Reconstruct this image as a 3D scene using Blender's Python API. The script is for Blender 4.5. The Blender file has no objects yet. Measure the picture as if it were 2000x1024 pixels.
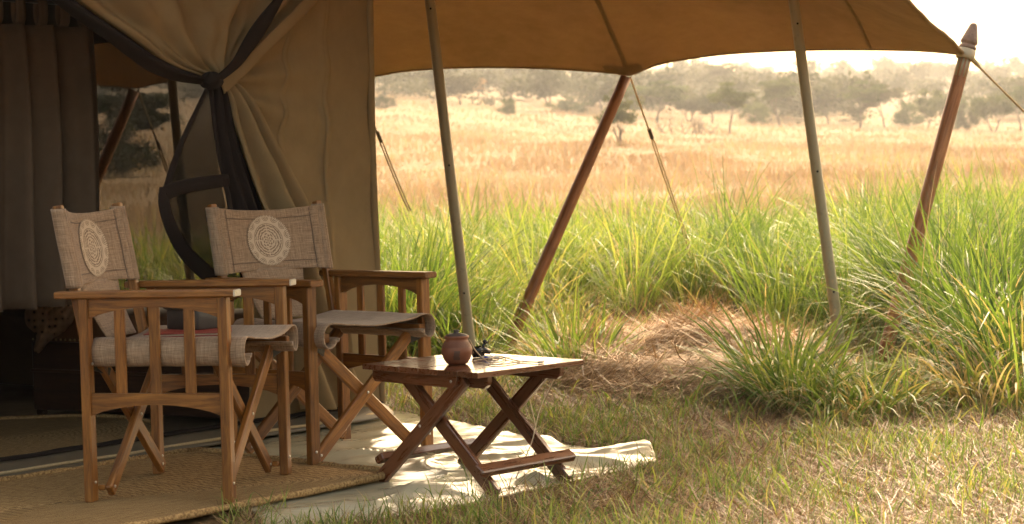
import bpy, bmesh, math, random
import numpy as np
from mathutils import Vector, Matrix, noise

random.seed(7)
rng = np.random.default_rng(7)
scene = bpy.context.scene
COL = scene.collection

# ------------------------------------------------------------------ camera
HAZE = 0.00038
FPX, CX, CY = 3650.0, 1000.0, 512.0          # focal length in pixels of the 2000 px wide photo
PITCH, ROLL = math.atan(162.0 / FPX), 0.025
CAM = Vector((0, 0, 1.0))
FW = Vector((0, math.cos(PITCH), -math.sin(PITCH)))
R0 = Vector((1, 0, 0)); U0 = Vector((0, math.sin(PITCH), math.cos(PITCH)))
RT = R0 * math.cos(ROLL) - U0 * math.sin(ROLL)
UP = U0 * math.cos(ROLL) + R0 * math.sin(ROLL)
cd = bpy.data.cameras.new('camera'); cam = bpy.data.objects.new('camera', cd); COL.objects.link(cam)
cam.matrix_world = Matrix(((RT.x, UP.x, -FW.x, CAM.x), (RT.y, UP.y, -FW.y, CAM.y), (RT.z, UP.z, -FW.z, CAM.z), (0, 0, 0, 1)))
cd.sensor_width = 36; cd.lens = 36 * FPX / 2000; cd.clip_start = 0.05; cd.clip_end = 6000
cd.dof.use_dof = True; cd.dof.focus_distance = 6.3; cd.dof.aperture_fstop = 6.5
scene.camera = cam

# ------------------------------------------------------------------ sky, sun, exposure
SUN_EL, SUN_AZ = math.radians(40), math.radians(22)      # azimuth clockwise from +Y
world = bpy.data.worlds.new('World'); scene.world = world; world.use_nodes = True
wn = world.node_tree.nodes; wl = world.node_tree.links
wn.clear()
sky = wn.new('ShaderNodeTexSky'); sky.sky_type = 'NISHITA'; sky.sun_disc = False
sky.sun_elevation = SUN_EL; sky.sun_rotation = SUN_AZ; sky.air_density = 1.0; sky.dust_density = 7.0; sky.ozone_density = 0.3
tint = wn.new('ShaderNodeMix'); tint.data_type = 'RGBA'; tint.blend_type = 'MULTIPLY'; tint.inputs[0].default_value = 1.0
tint.inputs[7].default_value = (1.0, 0.835, 0.59, 1)
bg = wn.new('ShaderNodeBackground'); bg.inputs[1].default_value = 0.15
wo = wn.new('ShaderNodeOutputWorld')
wl.new(sky.outputs[0], tint.inputs[6]); wl.new(tint.outputs[2], bg.inputs[0]); wl.new(bg.outputs[0], wo.inputs[0])
sl = bpy.data.lights.new('sun', 'SUN'); sun = bpy.data.objects.new('sun', sl); COL.objects.link(sun)
sl.energy = 1.3; sl.angle = math.radians(18.0); sl.color = (1.0, 0.88, 0.69)
SDIR = Vector((math.sin(SUN_AZ) * math.cos(SUN_EL), math.cos(SUN_AZ) * math.cos(SUN_EL), math.sin(SUN_EL)))
sun.rotation_euler = SDIR.to_track_quat('Z', 'Y').to_euler()
vs = scene.view_settings
vs.view_transform = 'Standard'; vs.look = 'None'; vs.gamma = 1.0; vs.exposure = 2.4; vs.use_curve_mapping = False
cy = scene.cycles
cy.use_denoising = True; cy.max_bounces = 7; cy.diffuse_bounces = 4; cy.transparent_max_bounces = 10; cy.volume_bounces = 0; cy.adaptive_threshold = 0.02
cy.transmission_bounces = 5; cy.caustics_reflective = False; cy.caustics_refractive = False

# ------------------------------------------------------------------ measuring helpers
def ray(px, py):
    return FW + RT * ((px - CX) / FPX) + UP * ((CY - py) / FPX)
def on_ground(px, py, z=0.0):
    d = ray(px, py); return CAM + d * ((z - CAM.z) / d.z)
def at_depth(px, py, y):
    d = ray(px, py); return CAM + d * (y / d.y)
WG = Vector((-1.77, 6.46, 0)); WD = Vector((0.649, 0.760, 0)).normalized(); WN = Vector((WD.y, -WD.x, 0))
def on_wall(px, py, o=0.0):
    d = ray(px, py); p0 = WG + WN * o
    return CAM + d * ((p0 - CAM).dot(WN) / d.dot(WN))
def wall(s, o, z):
    return WG + WD * s + WN * o + Vector((0, 0, z))
def wall_s(p):
    return (p - WG).dot(WD)

# ------------------------------------------------------------------ object helpers
def tag(o, label=None, cat=None, group=None, kind=None):
    if label: o['label'] = label
    if cat: o['category'] = cat
    if group: o['group'] = group
    if kind: o['kind'] = kind
    return o
def empty(name, loc, rz=0.0):
    o = bpy.data.objects.new(name, None); COL.objects.link(o)
    o.location = loc; o.rotation_euler = (0, 0, rz); o.empty_display_size = 0.1
    return o
def link(name, me, mat=None, parent=None, M=None):
    o = bpy.data.objects.new(name, me); COL.objects.link(o)
    if mat is not None and not me.materials: me.materials.append(mat)
    if parent is not None:
        o.parent = parent
        o.matrix_parent_inverse = Matrix.Identity(4)
    if M is not None: o.matrix_local = M
    return o
def mesh(name, v, f, smooth=False, uv=None):
    me = bpy.data.meshes.new(name); me.from_pydata([tuple(p) for p in v], [], f)
    if smooth: me.polygons.foreach_set('use_smooth', [True] * len(me.polygons))
    if uv is not None:
        l = me.uv_layers.new(name='UVMap')
        li = np.empty(len(me.loops), np.int32); me.loops.foreach_get('vertex_index', li)
        l.data.foreach_set('uv', np.asarray(uv, np.float32)[li].ravel())
    me.update(); return me
def world_part(name, me, mat, parent):
    """mesh is in world coordinates: keep it there under a parent placed elsewhere"""
    o = link(name, me, mat)
    o.parent = parent
    o.matrix_parent_inverse = (Matrix.Translation(parent.location) @ parent.rotation_euler.to_matrix().to_4x4()).inverted()
    return o
_cache = {}
def board_mesh(L, w, t, c=0.003):
    """bar along +X from 0 to L, w in Y, t in Z, edges chamfered"""
    k = ('b', round(L, 4), round(w, 4), round(t, 4), c)
    if k in _cache: return _cache[k]
    def sec(x, s):
        a, b = w / 2 - s, t / 2 - s
        return [(x, -a + c, -b), (x, a - c, -b), (x, a, -b + c), (x, a, b - c), (x, a - c, b), (x, -a + c, b), (x, -a, b - c), (x, -a, -b + c)]
    v = sec(0, c * .7) + sec(c, 0) + sec(L - c, 0) + sec(L, c * .7); f = [list(range(7, -1, -1)), list(range(24, 32))]
    for r in range(3):
        for i in range(8):
            j = (i + 1) % 8; f.append([r * 8 + i, r * 8 + j, r * 8 + 8 + j, r * 8 + 8 + i])
    _cache[k] = mesh('board', v, f); return _cache[k]
def frame(p0, p1, upv=Vector((0, 0, 1))):
    x = (p1 - p0).normalized(); z = upv - x * upv.dot(x)
    if z.length < 1e-5: z = Vector((0, 1, 0)) - x * x.y
    z.normalize(); y = z.cross(x)
    return Matrix(((x.x, y.x, z.x, p0.x), (x.y, y.y, z.y, p0.y), (x.z, y.z, z.z, p0.z), (0, 0, 0, 1)))
def board(name, p0, p1, w, t, mat, parent, upv=Vector((0, 0, 1)), c=0.003):
    p0, p1 = Vector(p0), Vector(p1)
    return link(name, board_mesh((p1 - p0).length, w, t, c), mat, parent, frame(p0, p1, Vector(upv)))
def prism_mesh(poly, t):
    """polygon in XZ extruded over Y from -t/2 to t/2 with a small chamfer"""
    n = len(poly); cx = sum(p[0] for p in poly) / n; cz = sum(p[1] for p in poly) / n
    v = []
    for y, s in ((-t / 2, .985), (-t / 2 + .002, 1), (t / 2 - .002, 1), (t / 2, .985)):
        v += [(cx + (x - cx) * s, y, cz + (z - cz) * s) for x, z in poly]
    f = [list(range(n)), list(range(4 * n - 1, 3 * n - 1, -1))]
    for r in range(3):
        for i in range(n):
            j = (i + 1) % n; f.append([r * n + j, r * n + i, (r + 1) * n + i, (r + 1) * n + j])
    me = mesh('prism', v, f)
    bm = bmesh.new(); bm.from_mesh(me); bmesh.ops.recalc_face_normals(bm, faces=bm.faces); bm.to_mesh(me); bm.free()
    return me
def tube_data(pts, rad, sides=8, cap=True):
    pts = [Vector(p) for p in pts]; n = len(pts)
    if not hasattr(rad, '__len__'): rad = [rad] * n
    v, f = [], []; ref = None
    for i, p in enumerate(pts):
        d = (pts[min(i + 1, n - 1)] - pts[max(i - 1, 0)]).normalized()
        if ref is None: ref = Vector((0, 0, 1)) if abs(d.z) < .9 else Vector((1, 0, 0))
        a = (ref - d * ref.dot(d)).normalized(); ref = a; b = d.cross(a)
        for k in range(sides):
            q = 2 * math.pi * k / sides
            v.append(p + (a * math.cos(q) + b * math.sin(q)) * rad[i])
    for i in range(n - 1):
        for k in range(sides):
            l = (k + 1) % sides
            f.append([i * sides + k, i * sides + l, (i + 1) * sides + l, (i + 1) * sides + k])
    if cap: f += [list(range(sides - 1, -1, -1)), list(range((n - 1) * sides, n * sides))]
    return v, f
def tube(name, pts, rad, mat, parent=None, sides=8, smooth=True):
    v, f = tube_data(pts, rad, sides); me = mesh(name, v, f, smooth)
    return link(name, me, mat, parent)
def lathe_mesh(prof, sides=24, smooth=True):
    v, f = [], []; n = len(prof)
    for r, z in prof:
        for k in range(sides):
            q = 2 * math.pi * k / sides; v.append((r * math.cos(q), r * math.sin(q), z))
    for i in range(n - 1):
        for k in range(sides):
            l = (k + 1) % sides; f.append([i * sides + k, i * sides + l, (i + 1) * sides + l, (i + 1) * sides + k])
    f += [list(range(sides - 1, -1, -1)), list(range((n - 1) * sides, n * sides))]
    return mesh('lathe', v, f, smooth)
def grid_mesh(P, closed=False, smooth=True, uv=None):
    """P[i][j] rows of points -> mesh, with metre UVs unless given"""
    ni, nj = len(P), len(P[0]); v = [p for row in P for p in row]; f = []
    for i in range(ni - 1):
        for j in range(nj - 1 + (1 if closed else 0)):
            k = (j + 1) % nj; f.append([i * nj + j, i * nj + k, (i + 1) * nj + k, (i + 1) * nj + j])
    if uv is None:
        uv = []; acc = 0.0
        for i in range(ni):
            if i: acc += (Vector(P[i][nj // 2]) - Vector(P[i - 1][nj // 2])).length
            u = 0.0
            for j in range(nj):
                if j: u += (Vector(P[i][j]) - Vector(P[i][j - 1])).length
                uv.append((u, acc))
    return mesh('sheet', v, f, smooth, uv)
def solid(o, t, off=0.0):
    m = o.modifiers.new('thick', 'SOLIDIFY'); m.thickness = t; m.offset = off; return o
def resample(pts, n):
    pts = [Vector(p) for p in pts]; L = [0.0]
    for a, b in zip(pts, pts[1:]): L.append(L[-1] + (b - a).length)
    # smooth (Catmull-Rom) resampling
    out = []
    for i in range(n):
        t = L[-1] * i / (n - 1); k = 0
        while k < len(L) - 2 and L[k + 1] < t: k += 1
        u = (t - L[k]) / max(L[k + 1] - L[k], 1e-9)
        p0, p1, p2, p3 = pts[max(k - 1, 0)], pts[k], pts[k + 1], pts[min(k + 2, len(pts) - 1)]
        out.append(0.5 * ((2 * p1) + (p2 - p0) * u + (2 * p0 - 5 * p1 + 4 * p2 - p3) * u * u + (3 * p1 - p0 - 3 * p2 + p3) * u ** 3))
    return out
def smooth01(t):
    t = np.clip(t, 0, 1); return t * t * (3 - 2 * t)

# ------------------------------------------------------------------ materials
class NT:
    def __init__(s, name):
        s.m = bpy.data.materials.new(name); s.m.use_nodes = True; s.t = s.m.node_tree; s.t.nodes.clear()
    def n(s, kind, **kw):
        nd = s.t.nodes.new(kind)
        for k, v in kw.items():
            if k.startswith('i_'):
                key = k[2:]; key = int(key) if key.isdigit() else key.replace('_', ' ')
                if hasattr(v, 'is_linked') or isinstance(v, bpy.types.NodeSocket): s.t.links.new(v, nd.inputs[key])
                else: nd.inputs[key].default_value = v
            else: setattr(nd, k, v)
        return nd
    def ramp(s, fac, stops, interp='LINEAR'):
        r = s.n('ShaderNodeValToRGB'); s.t.links.new(fac, r.inputs[0]); e = r.color_ramp.elements; r.color_ramp.interpolation = interp
        while len(e) < len(stops): e.new(0.5)
        for el, (p, c) in zip(e, stops): el.position = p; el.color = (*c, 1) if len(c) == 3 else c
        return r.outputs[0]
    def math(s, op, a, b=None, c=None, clamp=False):
        m = s.n('ShaderNodeMath', operation=op, use_clamp=clamp)
        for i, v in enumerate((a, b, c)):
            if v is None: continue
            if isinstance(v, bpy.types.NodeSocket): s.t.links.new(v, m.inputs[i])
            else: m.inputs[i].default_value = v
        return m.outputs[0]
    def mix(s, fac, a, b, blend='MIX'):
        m = s.n('ShaderNodeMix', data_type='RGBA', blend_type=blend)
        for i, v in ((0, fac), (6, a), (7, b)):
            if isinstance(v, bpy.types.NodeSocket): s.t.links.new(v, m.inputs[i])
            else: m.inputs[i].default_value = v if i == 0 else (*v, 1)
        return m.outputs[2]
    def coords(s, which='Object', scale=(1, 1, 1), rot=(0, 0, 0)):
        tc = s.n('ShaderNodeTexCoord'); mp = s.n('ShaderNodeMapping'); s.t.links.new(tc.outputs[which], mp.inputs[0])
        mp.inputs['Scale'].default_value = scale; mp.inputs['Rotation'].default_value = rot; return mp.outputs[0]
    def noise(s, vec, scale, detail=4, rough=.55, dist=0.0, out=0):
        n = s.n('ShaderNodeTexNoise', i_Scale=scale, i_Detail=detail, i_Roughness=rough, i_Distortion=dist)
        if vec is not None: s.t.links.new(vec, n.inputs['Vector'])
        return n.outputs[out]
    def bump(s, h, strength=.3, dist=.01):
        b = s.n('ShaderNodeBump', i_Strength=strength, i_Distance=dist); s.t.links.new(h, b.inputs['Height']); return b.outputs[0]
    def pbr(s, col, rough=.6, normal=None, spec=.5, metal=0.0, **kw):
        p = s.n('ShaderNodeBsdfPrincipled')
        for k, v in (('Base Color', col), ('Roughness', rough), ('Specular IOR Level', spec), ('Metallic', metal), ('Normal', normal)) + tuple((k.replace('_', ' '), v) for k, v in kw.items()):
            if v is None: continue
            if isinstance(v, bpy.types.NodeSocket): s.t.links.new(v, p.inputs[k])
            else: p.inputs[k].default_value = (*v, 1) if (isinstance(v, tuple) and len(v) == 3) else v
        return p.outputs[0]
    def mixs(s, fac, a, b):
        m = s.n('ShaderNodeMixShader')
        for i, v in ((0, fac), (1, a), (2, b)):
            if isinstance(v, bpy.types.NodeSocket): s.t.links.new(v, m.inputs[i])
            else: m.inputs[i].default_value = v
        return m.outputs[0]
    def out(s, surf, vol=None):
        o = s.n('ShaderNodeOutputMaterial')
        if surf is not None: s.t.links.new(surf, o.inputs[0])
        if vol is not None: s.t.links.new(vol, o.inputs[1])
        return s.m

def wood_mat(name, dark, mid, light, rough=.42, grain=1.0, coat=0.0, spec=.45):
    n = NT(name); oi = n.n('ShaderNodeObjectInfo'); tc = n.n('ShaderNodeTexCoord')
    off = n.n('ShaderNodeVectorMath', operation='SCALE'); cb = n.n('ShaderNodeCombineXYZ')
    n.t.links.new(oi.outputs['Random'], cb.inputs[0]); n.t.links.new(oi.outputs['Random'], cb.inputs[1])
    n.t.links.new(cb.outputs[0], off.inputs[0]); off.inputs['Scale'].default_value = 37.0
    ad = n.n('ShaderNodeVectorMath', operation='ADD'); n.t.links.new(tc.outputs['Object'], ad.inputs[0]); n.t.links.new(off.outputs[0], ad.inputs[1])
    mp = n.n('ShaderNodeMapping'); n.t.links.new(ad.outputs[0], mp.inputs[0]); mp.inputs['Scale'].default_value = (2.2, 26, 26)
    a = n.noise(mp.outputs[0], 2.2 * grain, 6, .62, 1.2)
    mp2 = n.n('ShaderNodeMapping'); n.t.links.new(ad.outputs[0], mp2.inputs[0]); mp2.inputs['Scale'].default_value = (6, 190, 190)
    b = n.noise(mp2.outputs[0], 3.0, 3, .5)
    big = n.noise(ad.outputs[0], 9, 2)
    h = n.math('ADD', n.math('MULTIPLY', a, .75), n.math('MULTIPLY', b, .25))
    c = n.ramp(h, [(.33, dark), (.5, mid), (.68, light)])
    v = n.math('ADD', n.math('MULTIPLY', oi.outputs['Random'], .45), n.math('MULTIPLY', big, .5)); v = n.math('ADD', v, .5)
    hs = n.n('ShaderNodeHueSaturation'); n.t.links.new(c, hs.inputs['Color']); n.t.links.new(v, hs.inputs['Value'])
    ro = n.math('ADD', n.math('MULTIPLY', a, .25), rough - .12)
    return n.out(n.pbr(hs.outputs[0], ro, n.bump(h, .25, .002), spec, Coat_Weight=coat, Coat_Roughness=.09))

M = {}
M['teak'] = wood_mat('teak', (.070, .020, .003), (.205, .073, .010), (.33, .138, .025), .40, spec=.5)
M['table_wood'] = wood_mat('table_wood', (.065, .020, .008), (.115, .038, .014), (.165, .060, .023), .28, spec=.6, coat=.8)
M['pole_wood'] = wood_mat('pole_wood', (.11, .042, .016), (.26, .105, .040), (.40, .180, .075), .5, .6, spec=.4)
M['chest_wood'] = wood_mat('chest_wood', (.02, .009, .005), (.04, .017, .010), (.065, .027, .014), .35)

def fabric_mat(name, c0, c1, rough=.95, thread=520.0):
    n = NT(name)
    u = n.noise(n.coords('UV', (thread, thread * .045, 1)), 1.0, 2, .5); v = n.noise(n.coords('UV', (thread * .045, thread, 1)), 1.0, 2, .5)
    u2 = n.noise(n.coords('UV', (thread * .3, 6, 1)), 1.0, 2, .6); v2 = n.noise(n.coords('UV', (6, thread * .3, 1)), 1.0, 2, .6)
    h = n.math('ADD', n.math('MULTIPLY', n.math('ADD', u, v), .32), n.math('MULTIPLY', n.math('ADD', u2, v2), .18))
    return n.out(n.pbr(n.ramp(h, [(.40, c0), (.60, c1)]), rough, n.bump(h, .6, .002), .15, Sheen_Weight=.15))
M['linen'] = fabric_mat('linen', (.185, .115, .068), (.40, .272, .176))
M['thread'] = fabric_mat('thread', (.10, .065, .045), (.20, .13, .09))

def canvas_mat(name, c, trans, tcol, stain=.25, seams=False):
    n = NT(name); o = n.coords('Object')
    big = n.noise(o, 1.6, 5, .6, .6); sm = n.noise(o, 14, 4, .65)
    w = n.noise(n.coords('Object', (900, 900, 900)), 1.0, 1)
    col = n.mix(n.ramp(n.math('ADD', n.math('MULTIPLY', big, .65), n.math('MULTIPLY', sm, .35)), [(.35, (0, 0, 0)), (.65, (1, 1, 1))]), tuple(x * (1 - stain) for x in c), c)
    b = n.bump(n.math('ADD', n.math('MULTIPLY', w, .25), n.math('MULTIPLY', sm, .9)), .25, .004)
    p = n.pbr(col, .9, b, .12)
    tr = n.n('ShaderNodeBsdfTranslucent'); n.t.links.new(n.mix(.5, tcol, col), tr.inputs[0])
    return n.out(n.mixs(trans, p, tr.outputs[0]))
M['canvas'] = canvas_mat('canvas', (.335, .232, .118), .22, (.40, .24, .09))
M['fly_canvas'] = canvas_mat('fly_canvas', (.31, .218, .118), .32, (.36, .225, .105), .35)
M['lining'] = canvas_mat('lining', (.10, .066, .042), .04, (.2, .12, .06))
M['curtain'] = canvas_mat('curtain', (.18, .120, .080), .06, (.2, .12, .06))
M['black_tape'] = canvas_mat('black_tape', (.022, .015, .013), .03, (.03, .02, .015))

def mesh_mat(name, col, through):
    n = NT(name); t = n.n('ShaderNodeBsdfTransparent', i_Color=(1, 1, 1, 1))
    w = n.noise(n.coords('UV', (60, 2.5, 1)), 1.0, 3)
    fac = n.math('ADD', n.math('MULTIPLY', w, .16), through - .08)
    d = n.pbr(col, .9, None, .1)
    return n.out(n.mixs(fac, d, t.outputs[0]))
M['net'] = mesh_mat('mosquito_net', (.055, .040, .022), .36)
M['net_dark'] = mesh_mat('mosquito_net_dark', (.012, .009, .006), .44)

def metal_mat(name, c, rough, metal=0.0, wear=(.3, .25, .15)):
    n = NT(name); o = n.coords('Object')
    a = n.noise(o, 22, 5, .7); g = n.noise(n.coords('Object', (40, 40, 3)), 1, 3)
    col = n.mix(n.ramp(a, [(.58, (0, 0, 0)), (.68, (1, 1, 1))]), c, wear)
    return n.out(n.pbr(n.mix(n.math('MULTIPLY', g, .3), col, tuple(x * .7 for x in c)), n.math('ADD', n.math('MULTIPLY', a, .2), rough - .1), n.bump(a, .1, .002), .5, metal))
M['pole_paint'] = metal_mat('pole_paint', (.33, .28, .18), .38, 0, (.26, .21, .13))
M['brass'] = metal_mat('brass', (.42, .33, .17), .4, .8)
M['steel'] = metal_mat('steel', (.62, .58, .52), .3, 1.0, (.4, .36, .3))
M['pale_cap'] = metal_mat('pale_cap', (.62, .57, .50), .35, .3)
M['black_plastic'] = metal_mat('black_plastic', (.02, .018, .016), .35, 0, (.03, .03, .025))
M['gunmetal'] = metal_mat('gunmetal', (.010, .009, .009), .22, .2, (.02, .02, .02))

def simple_mat(name, c, rough=.7, var=.3, scale=20, spec=.4):
    n = NT(name); a = n.noise(n.coords('Object'), scale, 5, .6)
    return n.out(n.pbr(n.mix(a, tuple(x * (1 - var) for x in c), tuple(min(1, x * (1 + var)) for x in c)), rough, n.bump(a, .15, .003), spec))
M['leather'] = simple_mat('leather', (.12, .050, .022), .45, .35, 14)
M['dark_leather'] = simple_mat('dark_leather', (.045, .040, .036), .5, .3, 18)
M['red_cover'] = simple_mat('red_cover', (.24, .035, .022), .45, .2, 9)
M['paper'] = simple_mat('paper', (.55, .48, .38), .8, .1, 30)
M['rope'] = simple_mat('rope', (.42, .31, .17), .9, .45, 160)
M['dark_rope'] = simple_mat('dark_rope', (.20, .14, .07), .9, .5, 160)
M['cord'] = simple_mat('cord', (.58, .45, .30), .8, .3, 120)
M['blue_cap'] = simple_mat('blue_cap', (.03, .06, .30), .3, .2, 30)
M['clear_plastic'] = simple_mat('clear_plastic', (.45, .45, .47), .2, .2, 40)
M['twig'] = simple_mat('twig', (.10, .075, .055), .9, .4, 8)
M['bark'] = simple_mat('bark', (.11, .085, .065), .9, .4, 12)
M['skirt'] = simple_mat('skirt', (.11, .085, .055), .5, .3, 12)

# patterned shawl
n = NT('patterned_cloth'); uv = n.coords('UV', (34, 34, 1)); vo = n.n('ShaderNodeTexVoronoi', i_Scale=1.0, i_Randomness=.35); n.t.links.new(uv, vo.inputs['Vector'])
M['shawl'] = n.out(n.pbr(n.ramp(vo.outputs['Distance'], [(.16, (.07, .04, .026)), (.26, (.31, .185, .115)), (.6, (.38, .24, .155))]), .9, None, .1))

# ground sheet (waterproof cloth)
def sheet_mat(name, c, c2, dirt, rough):
    n = NT(name); o = n.coords('Object'); a = n.noise(o, 2.3, 5, .6, .5); b = n.noise(o, 11, 4, .6)
    mask = n.ramp(n.math('ADD', n.math('MULTIPLY', a, .6), n.math('MULTIPLY', b, .4)), [(.45, (0, 0, 0)), (.66, (1, 1, 1))])
    r = n.math('ADD', n.math('MULTIPLY', b, .22), rough - .1)
    h = n.math('ADD', n.math('MULTIPLY', n.noise(n.coords('Object', (3.2, 9, 1), (0, 0, .6)), 1.0, 3), .9), n.math('MULTIPLY', b, .03))
    return n.out(n.pbr(n.mix(n.math('MULTIPLY', mask, dirt), c, c2), r, n.bump(h, .22, .03), .6))
M['groundsheet'] = sheet_mat('groundsheet', (.50, .455, .32), (.30, .25, .14), .45, .17)
M['tent_floor'] = sheet_mat('tent_floor', (.075, .06, .034), (.045, .035, .018), .8, .34)

# jute
def jute_mat(name, row):
    n = NT(name); tc = n.n('ShaderNodeTexCoord'); sp = n.n('ShaderNodeSeparateXYZ'); n.t.links.new(tc.outputs['UV'], sp.inputs[0])
    rows = n.math('ABSOLUTE', n.math('SINE', n.math('MULTIPLY', sp.outputs[0], math.pi / row)))
    al = n.math('ADD', n.math('MULTIPLY', sp.outputs[1], 2 * math.pi / .011), n.math('MULTIPLY', n.math('FLOOR', n.math('DIVIDE', sp.outputs[0], row)), 2.4))
    tw = n.math('ADD', n.math('MULTIPLY', n.math('SINE', n.math('ADD', al, n.math('MULTIPLY', sp.outputs[0], 260.0))), .5), .5)
    nz = n.noise(n.coords('UV', (95, 70, 1)), 1.0, 3, .75); bg_ = n.noise(n.coords('UV', (5, 3, 1)), 1.0, 4, .6)
    h = n.math('ADD', n.math('MULTIPLY', rows, .10), n.math('ADD', n.math('MULTIPLY', tw, .16), n.math('MULTIPLY', nz, 1.05)))
    c = n.ramp(h, [(.48, (.08, .040, .012)), (.64, (.30, .17, .060)), (.80, (.62, .40, .18))])
    c = n.mix(n.math('MULTIPLY', bg_, .45), c, (.17, .095, .035))
    return n.out(n.pbr(c, .85, n.bump(h, .9, .006), .2))
M['jute'] = jute_mat('jute', .016)
n = NT('jute_edge'); o = n.coords('Object'); a = n.noise(o, 120, 3)
M['jute_edge'] = n.out(n.pbr(n.ramp(a, [(.35, (.17, .09, .03)), (.65, (.47, .29, .12))]), .8, n.bump(a, .5, .004), .25))

# clay
n = NT('clay'); o = n.coords('Object'); a = n.noise(o, 26, 5, .6)
tc = n.n('ShaderNodeTexCoord'); sp = n.n('ShaderNodeSeparateXYZ'); n.t.links.new(tc.outputs['Object'], sp.inputs[0])
ang = n.math('ARCTAN2', sp.outputs[1], sp.outputs[0])
z = sp.outputs[2]
band = n.math('MULTIPLY', n.math('GREATER_THAN', z, .056), n.math('LESS_THAN', z, .074))
hat = n.math('MULTIPLY', n.math('ABSOLUTE', n.math('SINE', n.math('ADD', n.math('MULTIPLY', ang, 26.0), n.math('MULTIPLY', z, 500.0)))), n.math('ABSOLUTE', n.math('SINE', n.math('SUBTRACT', n.math('MULTIPLY', ang, 26.0), n.math('MULTIPLY', z, 500.0)))))
cut = n.math('MULTIPLY', band, hat)
sx = n.math('ABSOLUTE', n.math('ADD', sp.outputs[0], n.math('MULTIPLY_ADD', a, .05, -.027))); sm = n.math('MULTIPLY', n.math('LESS_THAN', sx, .014), n.math('MULTIPLY', n.math('LESS_THAN', sp.outputs[1], -.02), n.math('MULTIPLY', n.math('GREATER_THAN', z, .016), n.math('LESS_THAN', z, .046))))
c = n.mix(a, (.12, .036, .015), (.22, .075, .032)); c = n.mix(n.math('MULTIPLY', cut, .65), c, (.05, .02, .012)); c = n.mix(n.math('MULTIPLY', sm, .75), c, (.05, .035, .028))
M['clay'] = n.out(n.pbr(c, .5, n.bump(n.math('SUBTRACT', n.math('MULTIPLY', a, .3), cut), .5, .003), .4))
M['dark_clay'] = simple_mat('dark_clay', (.05, .035, .030), .5, .3, 30)

# printed medallion
n = NT('medallion_print'); tc = n.n('ShaderNodeTexCoord'); sp = n.n('ShaderNodeSeparateXYZ'); n.t.links.new(tc.outputs['UV'], sp.inputs[0])
X, Y = sp.outputs[0], sp.outputs[1]
r = n.math('SQRT', n.math('ADD', n.math('MULTIPLY', X, X), n.math('MULTIPLY', Y, Y))); th = n.math('ARCTAN2', Y, X)
wob = n.noise(n.coords('UV', (7, 7, 7)), 1.0, 3, .6); nz = n.noise(n.coords('UV', (30, 30, 1)), 1.0, 3, .6)
rings = n.math('GREATER_THAN', n.math('SINE', n.math('ADD', n.math('MULTIPLY', r, 58.0), n.math('MULTIPLY', wob, 10.0))), -.05)
inn = n.math('MULTIPLY', n.math('LESS_THAN', r, .66), n.math('GREATER_THAN', r, .30))
cross = n.math('GREATER_THAN', n.math('MINIMUM', n.math('ABSOLUTE', X), n.math('ABSOLUTE', Y)), .022)
d1 = n.math('MULTIPLY', n.math('MULTIPLY', rings, inn), cross)
star = n.math('MULTIPLY', n.math('LESS_THAN', r, .29), n.math('GREATER_THAN', n.math('MULTIPLY', n.math('SINE', n.math('MULTIPLY', th, 6.0)), n.math('SINE', n.math('MULTIPLY', r, 40.0))), .12))
# shells round the rim: 14 small fans
cell = n.math('SUBTRACT', n.math('FRACT', n.math('MULTIPLY', th, 14 / (2 * math.pi))), .5)
dx = n.math('MULTIPLY', cell, 2 * math.pi / 14 * .86); dy = n.math('SUBTRACT', r, .93)
dist = n.math('SQRT', n.math('ADD', n.math('MULTIPLY', dx, dx), n.math('MULTIPLY', dy, dy)))
shell = n.math('MULTIPLY', n.math('LESS_THAN', dist, .155), n.math('GREATER_THAN', n.math('SINE', n.math('MULTIPLY', dist, 95.0)), -.1))
shell = n.math('MULTIPLY', shell, n.math('LESS_THAN', r, .93))
rim = n.math('MULTIPLY', n.math('GREATER_THAN', r, .955), n.math('GREATER_THAN', n.math('SINE', n.math('MULTIPLY', th, 84.0)), .1))
ln = n.math('LESS_THAN', n.math('ABSOLUTE', n.math('SUBTRACT', r, .665)), .014)
ink = n.math('MAXIMUM', n.math('MAXIMUM', d1, star), n.math('MAXIMUM', n.math('MAXIMUM', shell, rim), ln))
ink = n.math('MULTIPLY', ink, n.math('ADD', n.math('MULTIPLY', nz, .9), .35), clamp=True)
wv = n.noise(n.coords('UV', (70, 8, 1)), 1.0, 2)
base = n.mix(n.math('MULTIPLY', wv, .35), (.56, .43, .31), (.43, .31, .21))
M['medallion'] = n.out(n.pbr(n.mix(ink, base, (.17, .11, .07)), .85, n.bump(ink, .2, .001), .2))

# vegetation
def blade_mat(name, stops, trans=.45, rough=.4, spec=.5, tc=(1.5, 1.35, .7)):
    n = NT(name); at = n.n('ShaderNodeAttribute', attribute_name='tint')
    c = n.ramp(at.outputs['Fac'], stops)
    p = n.pbr(c, rough, None, spec)
    tr = n.n('ShaderNodeBsdfTranslucent'); n.t.links.new(n.mix(1.0, c, tc, 'MULTIPLY'), tr.inputs[0])
    return n.out(n.mixs(trans, p, tr.outputs[0]))
GREEN = [(0.0, (.035, .070, .020)), (.18, (.075, .125, .030)), (.3, (.095, .155, .028)), (.55, (.165, .225, .050)), (.72, (.31, .32, .09)), (.82, (.36, .27, .11)), (1.0, (.44, .32, .18))]
M['grass'] = blade_mat('grass_blade', GREEN, .44, .45, .3, (1.25, 1.25, .80))
M['hay'] = blade_mat('hay', [(0, (.11, .058, .023)), (.4, (.29, .165, .068)), (.75, (.44, .275, .125)), (1, (.60, .43, .24))], .12, .6, .25, (1, 1, .9))
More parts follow.
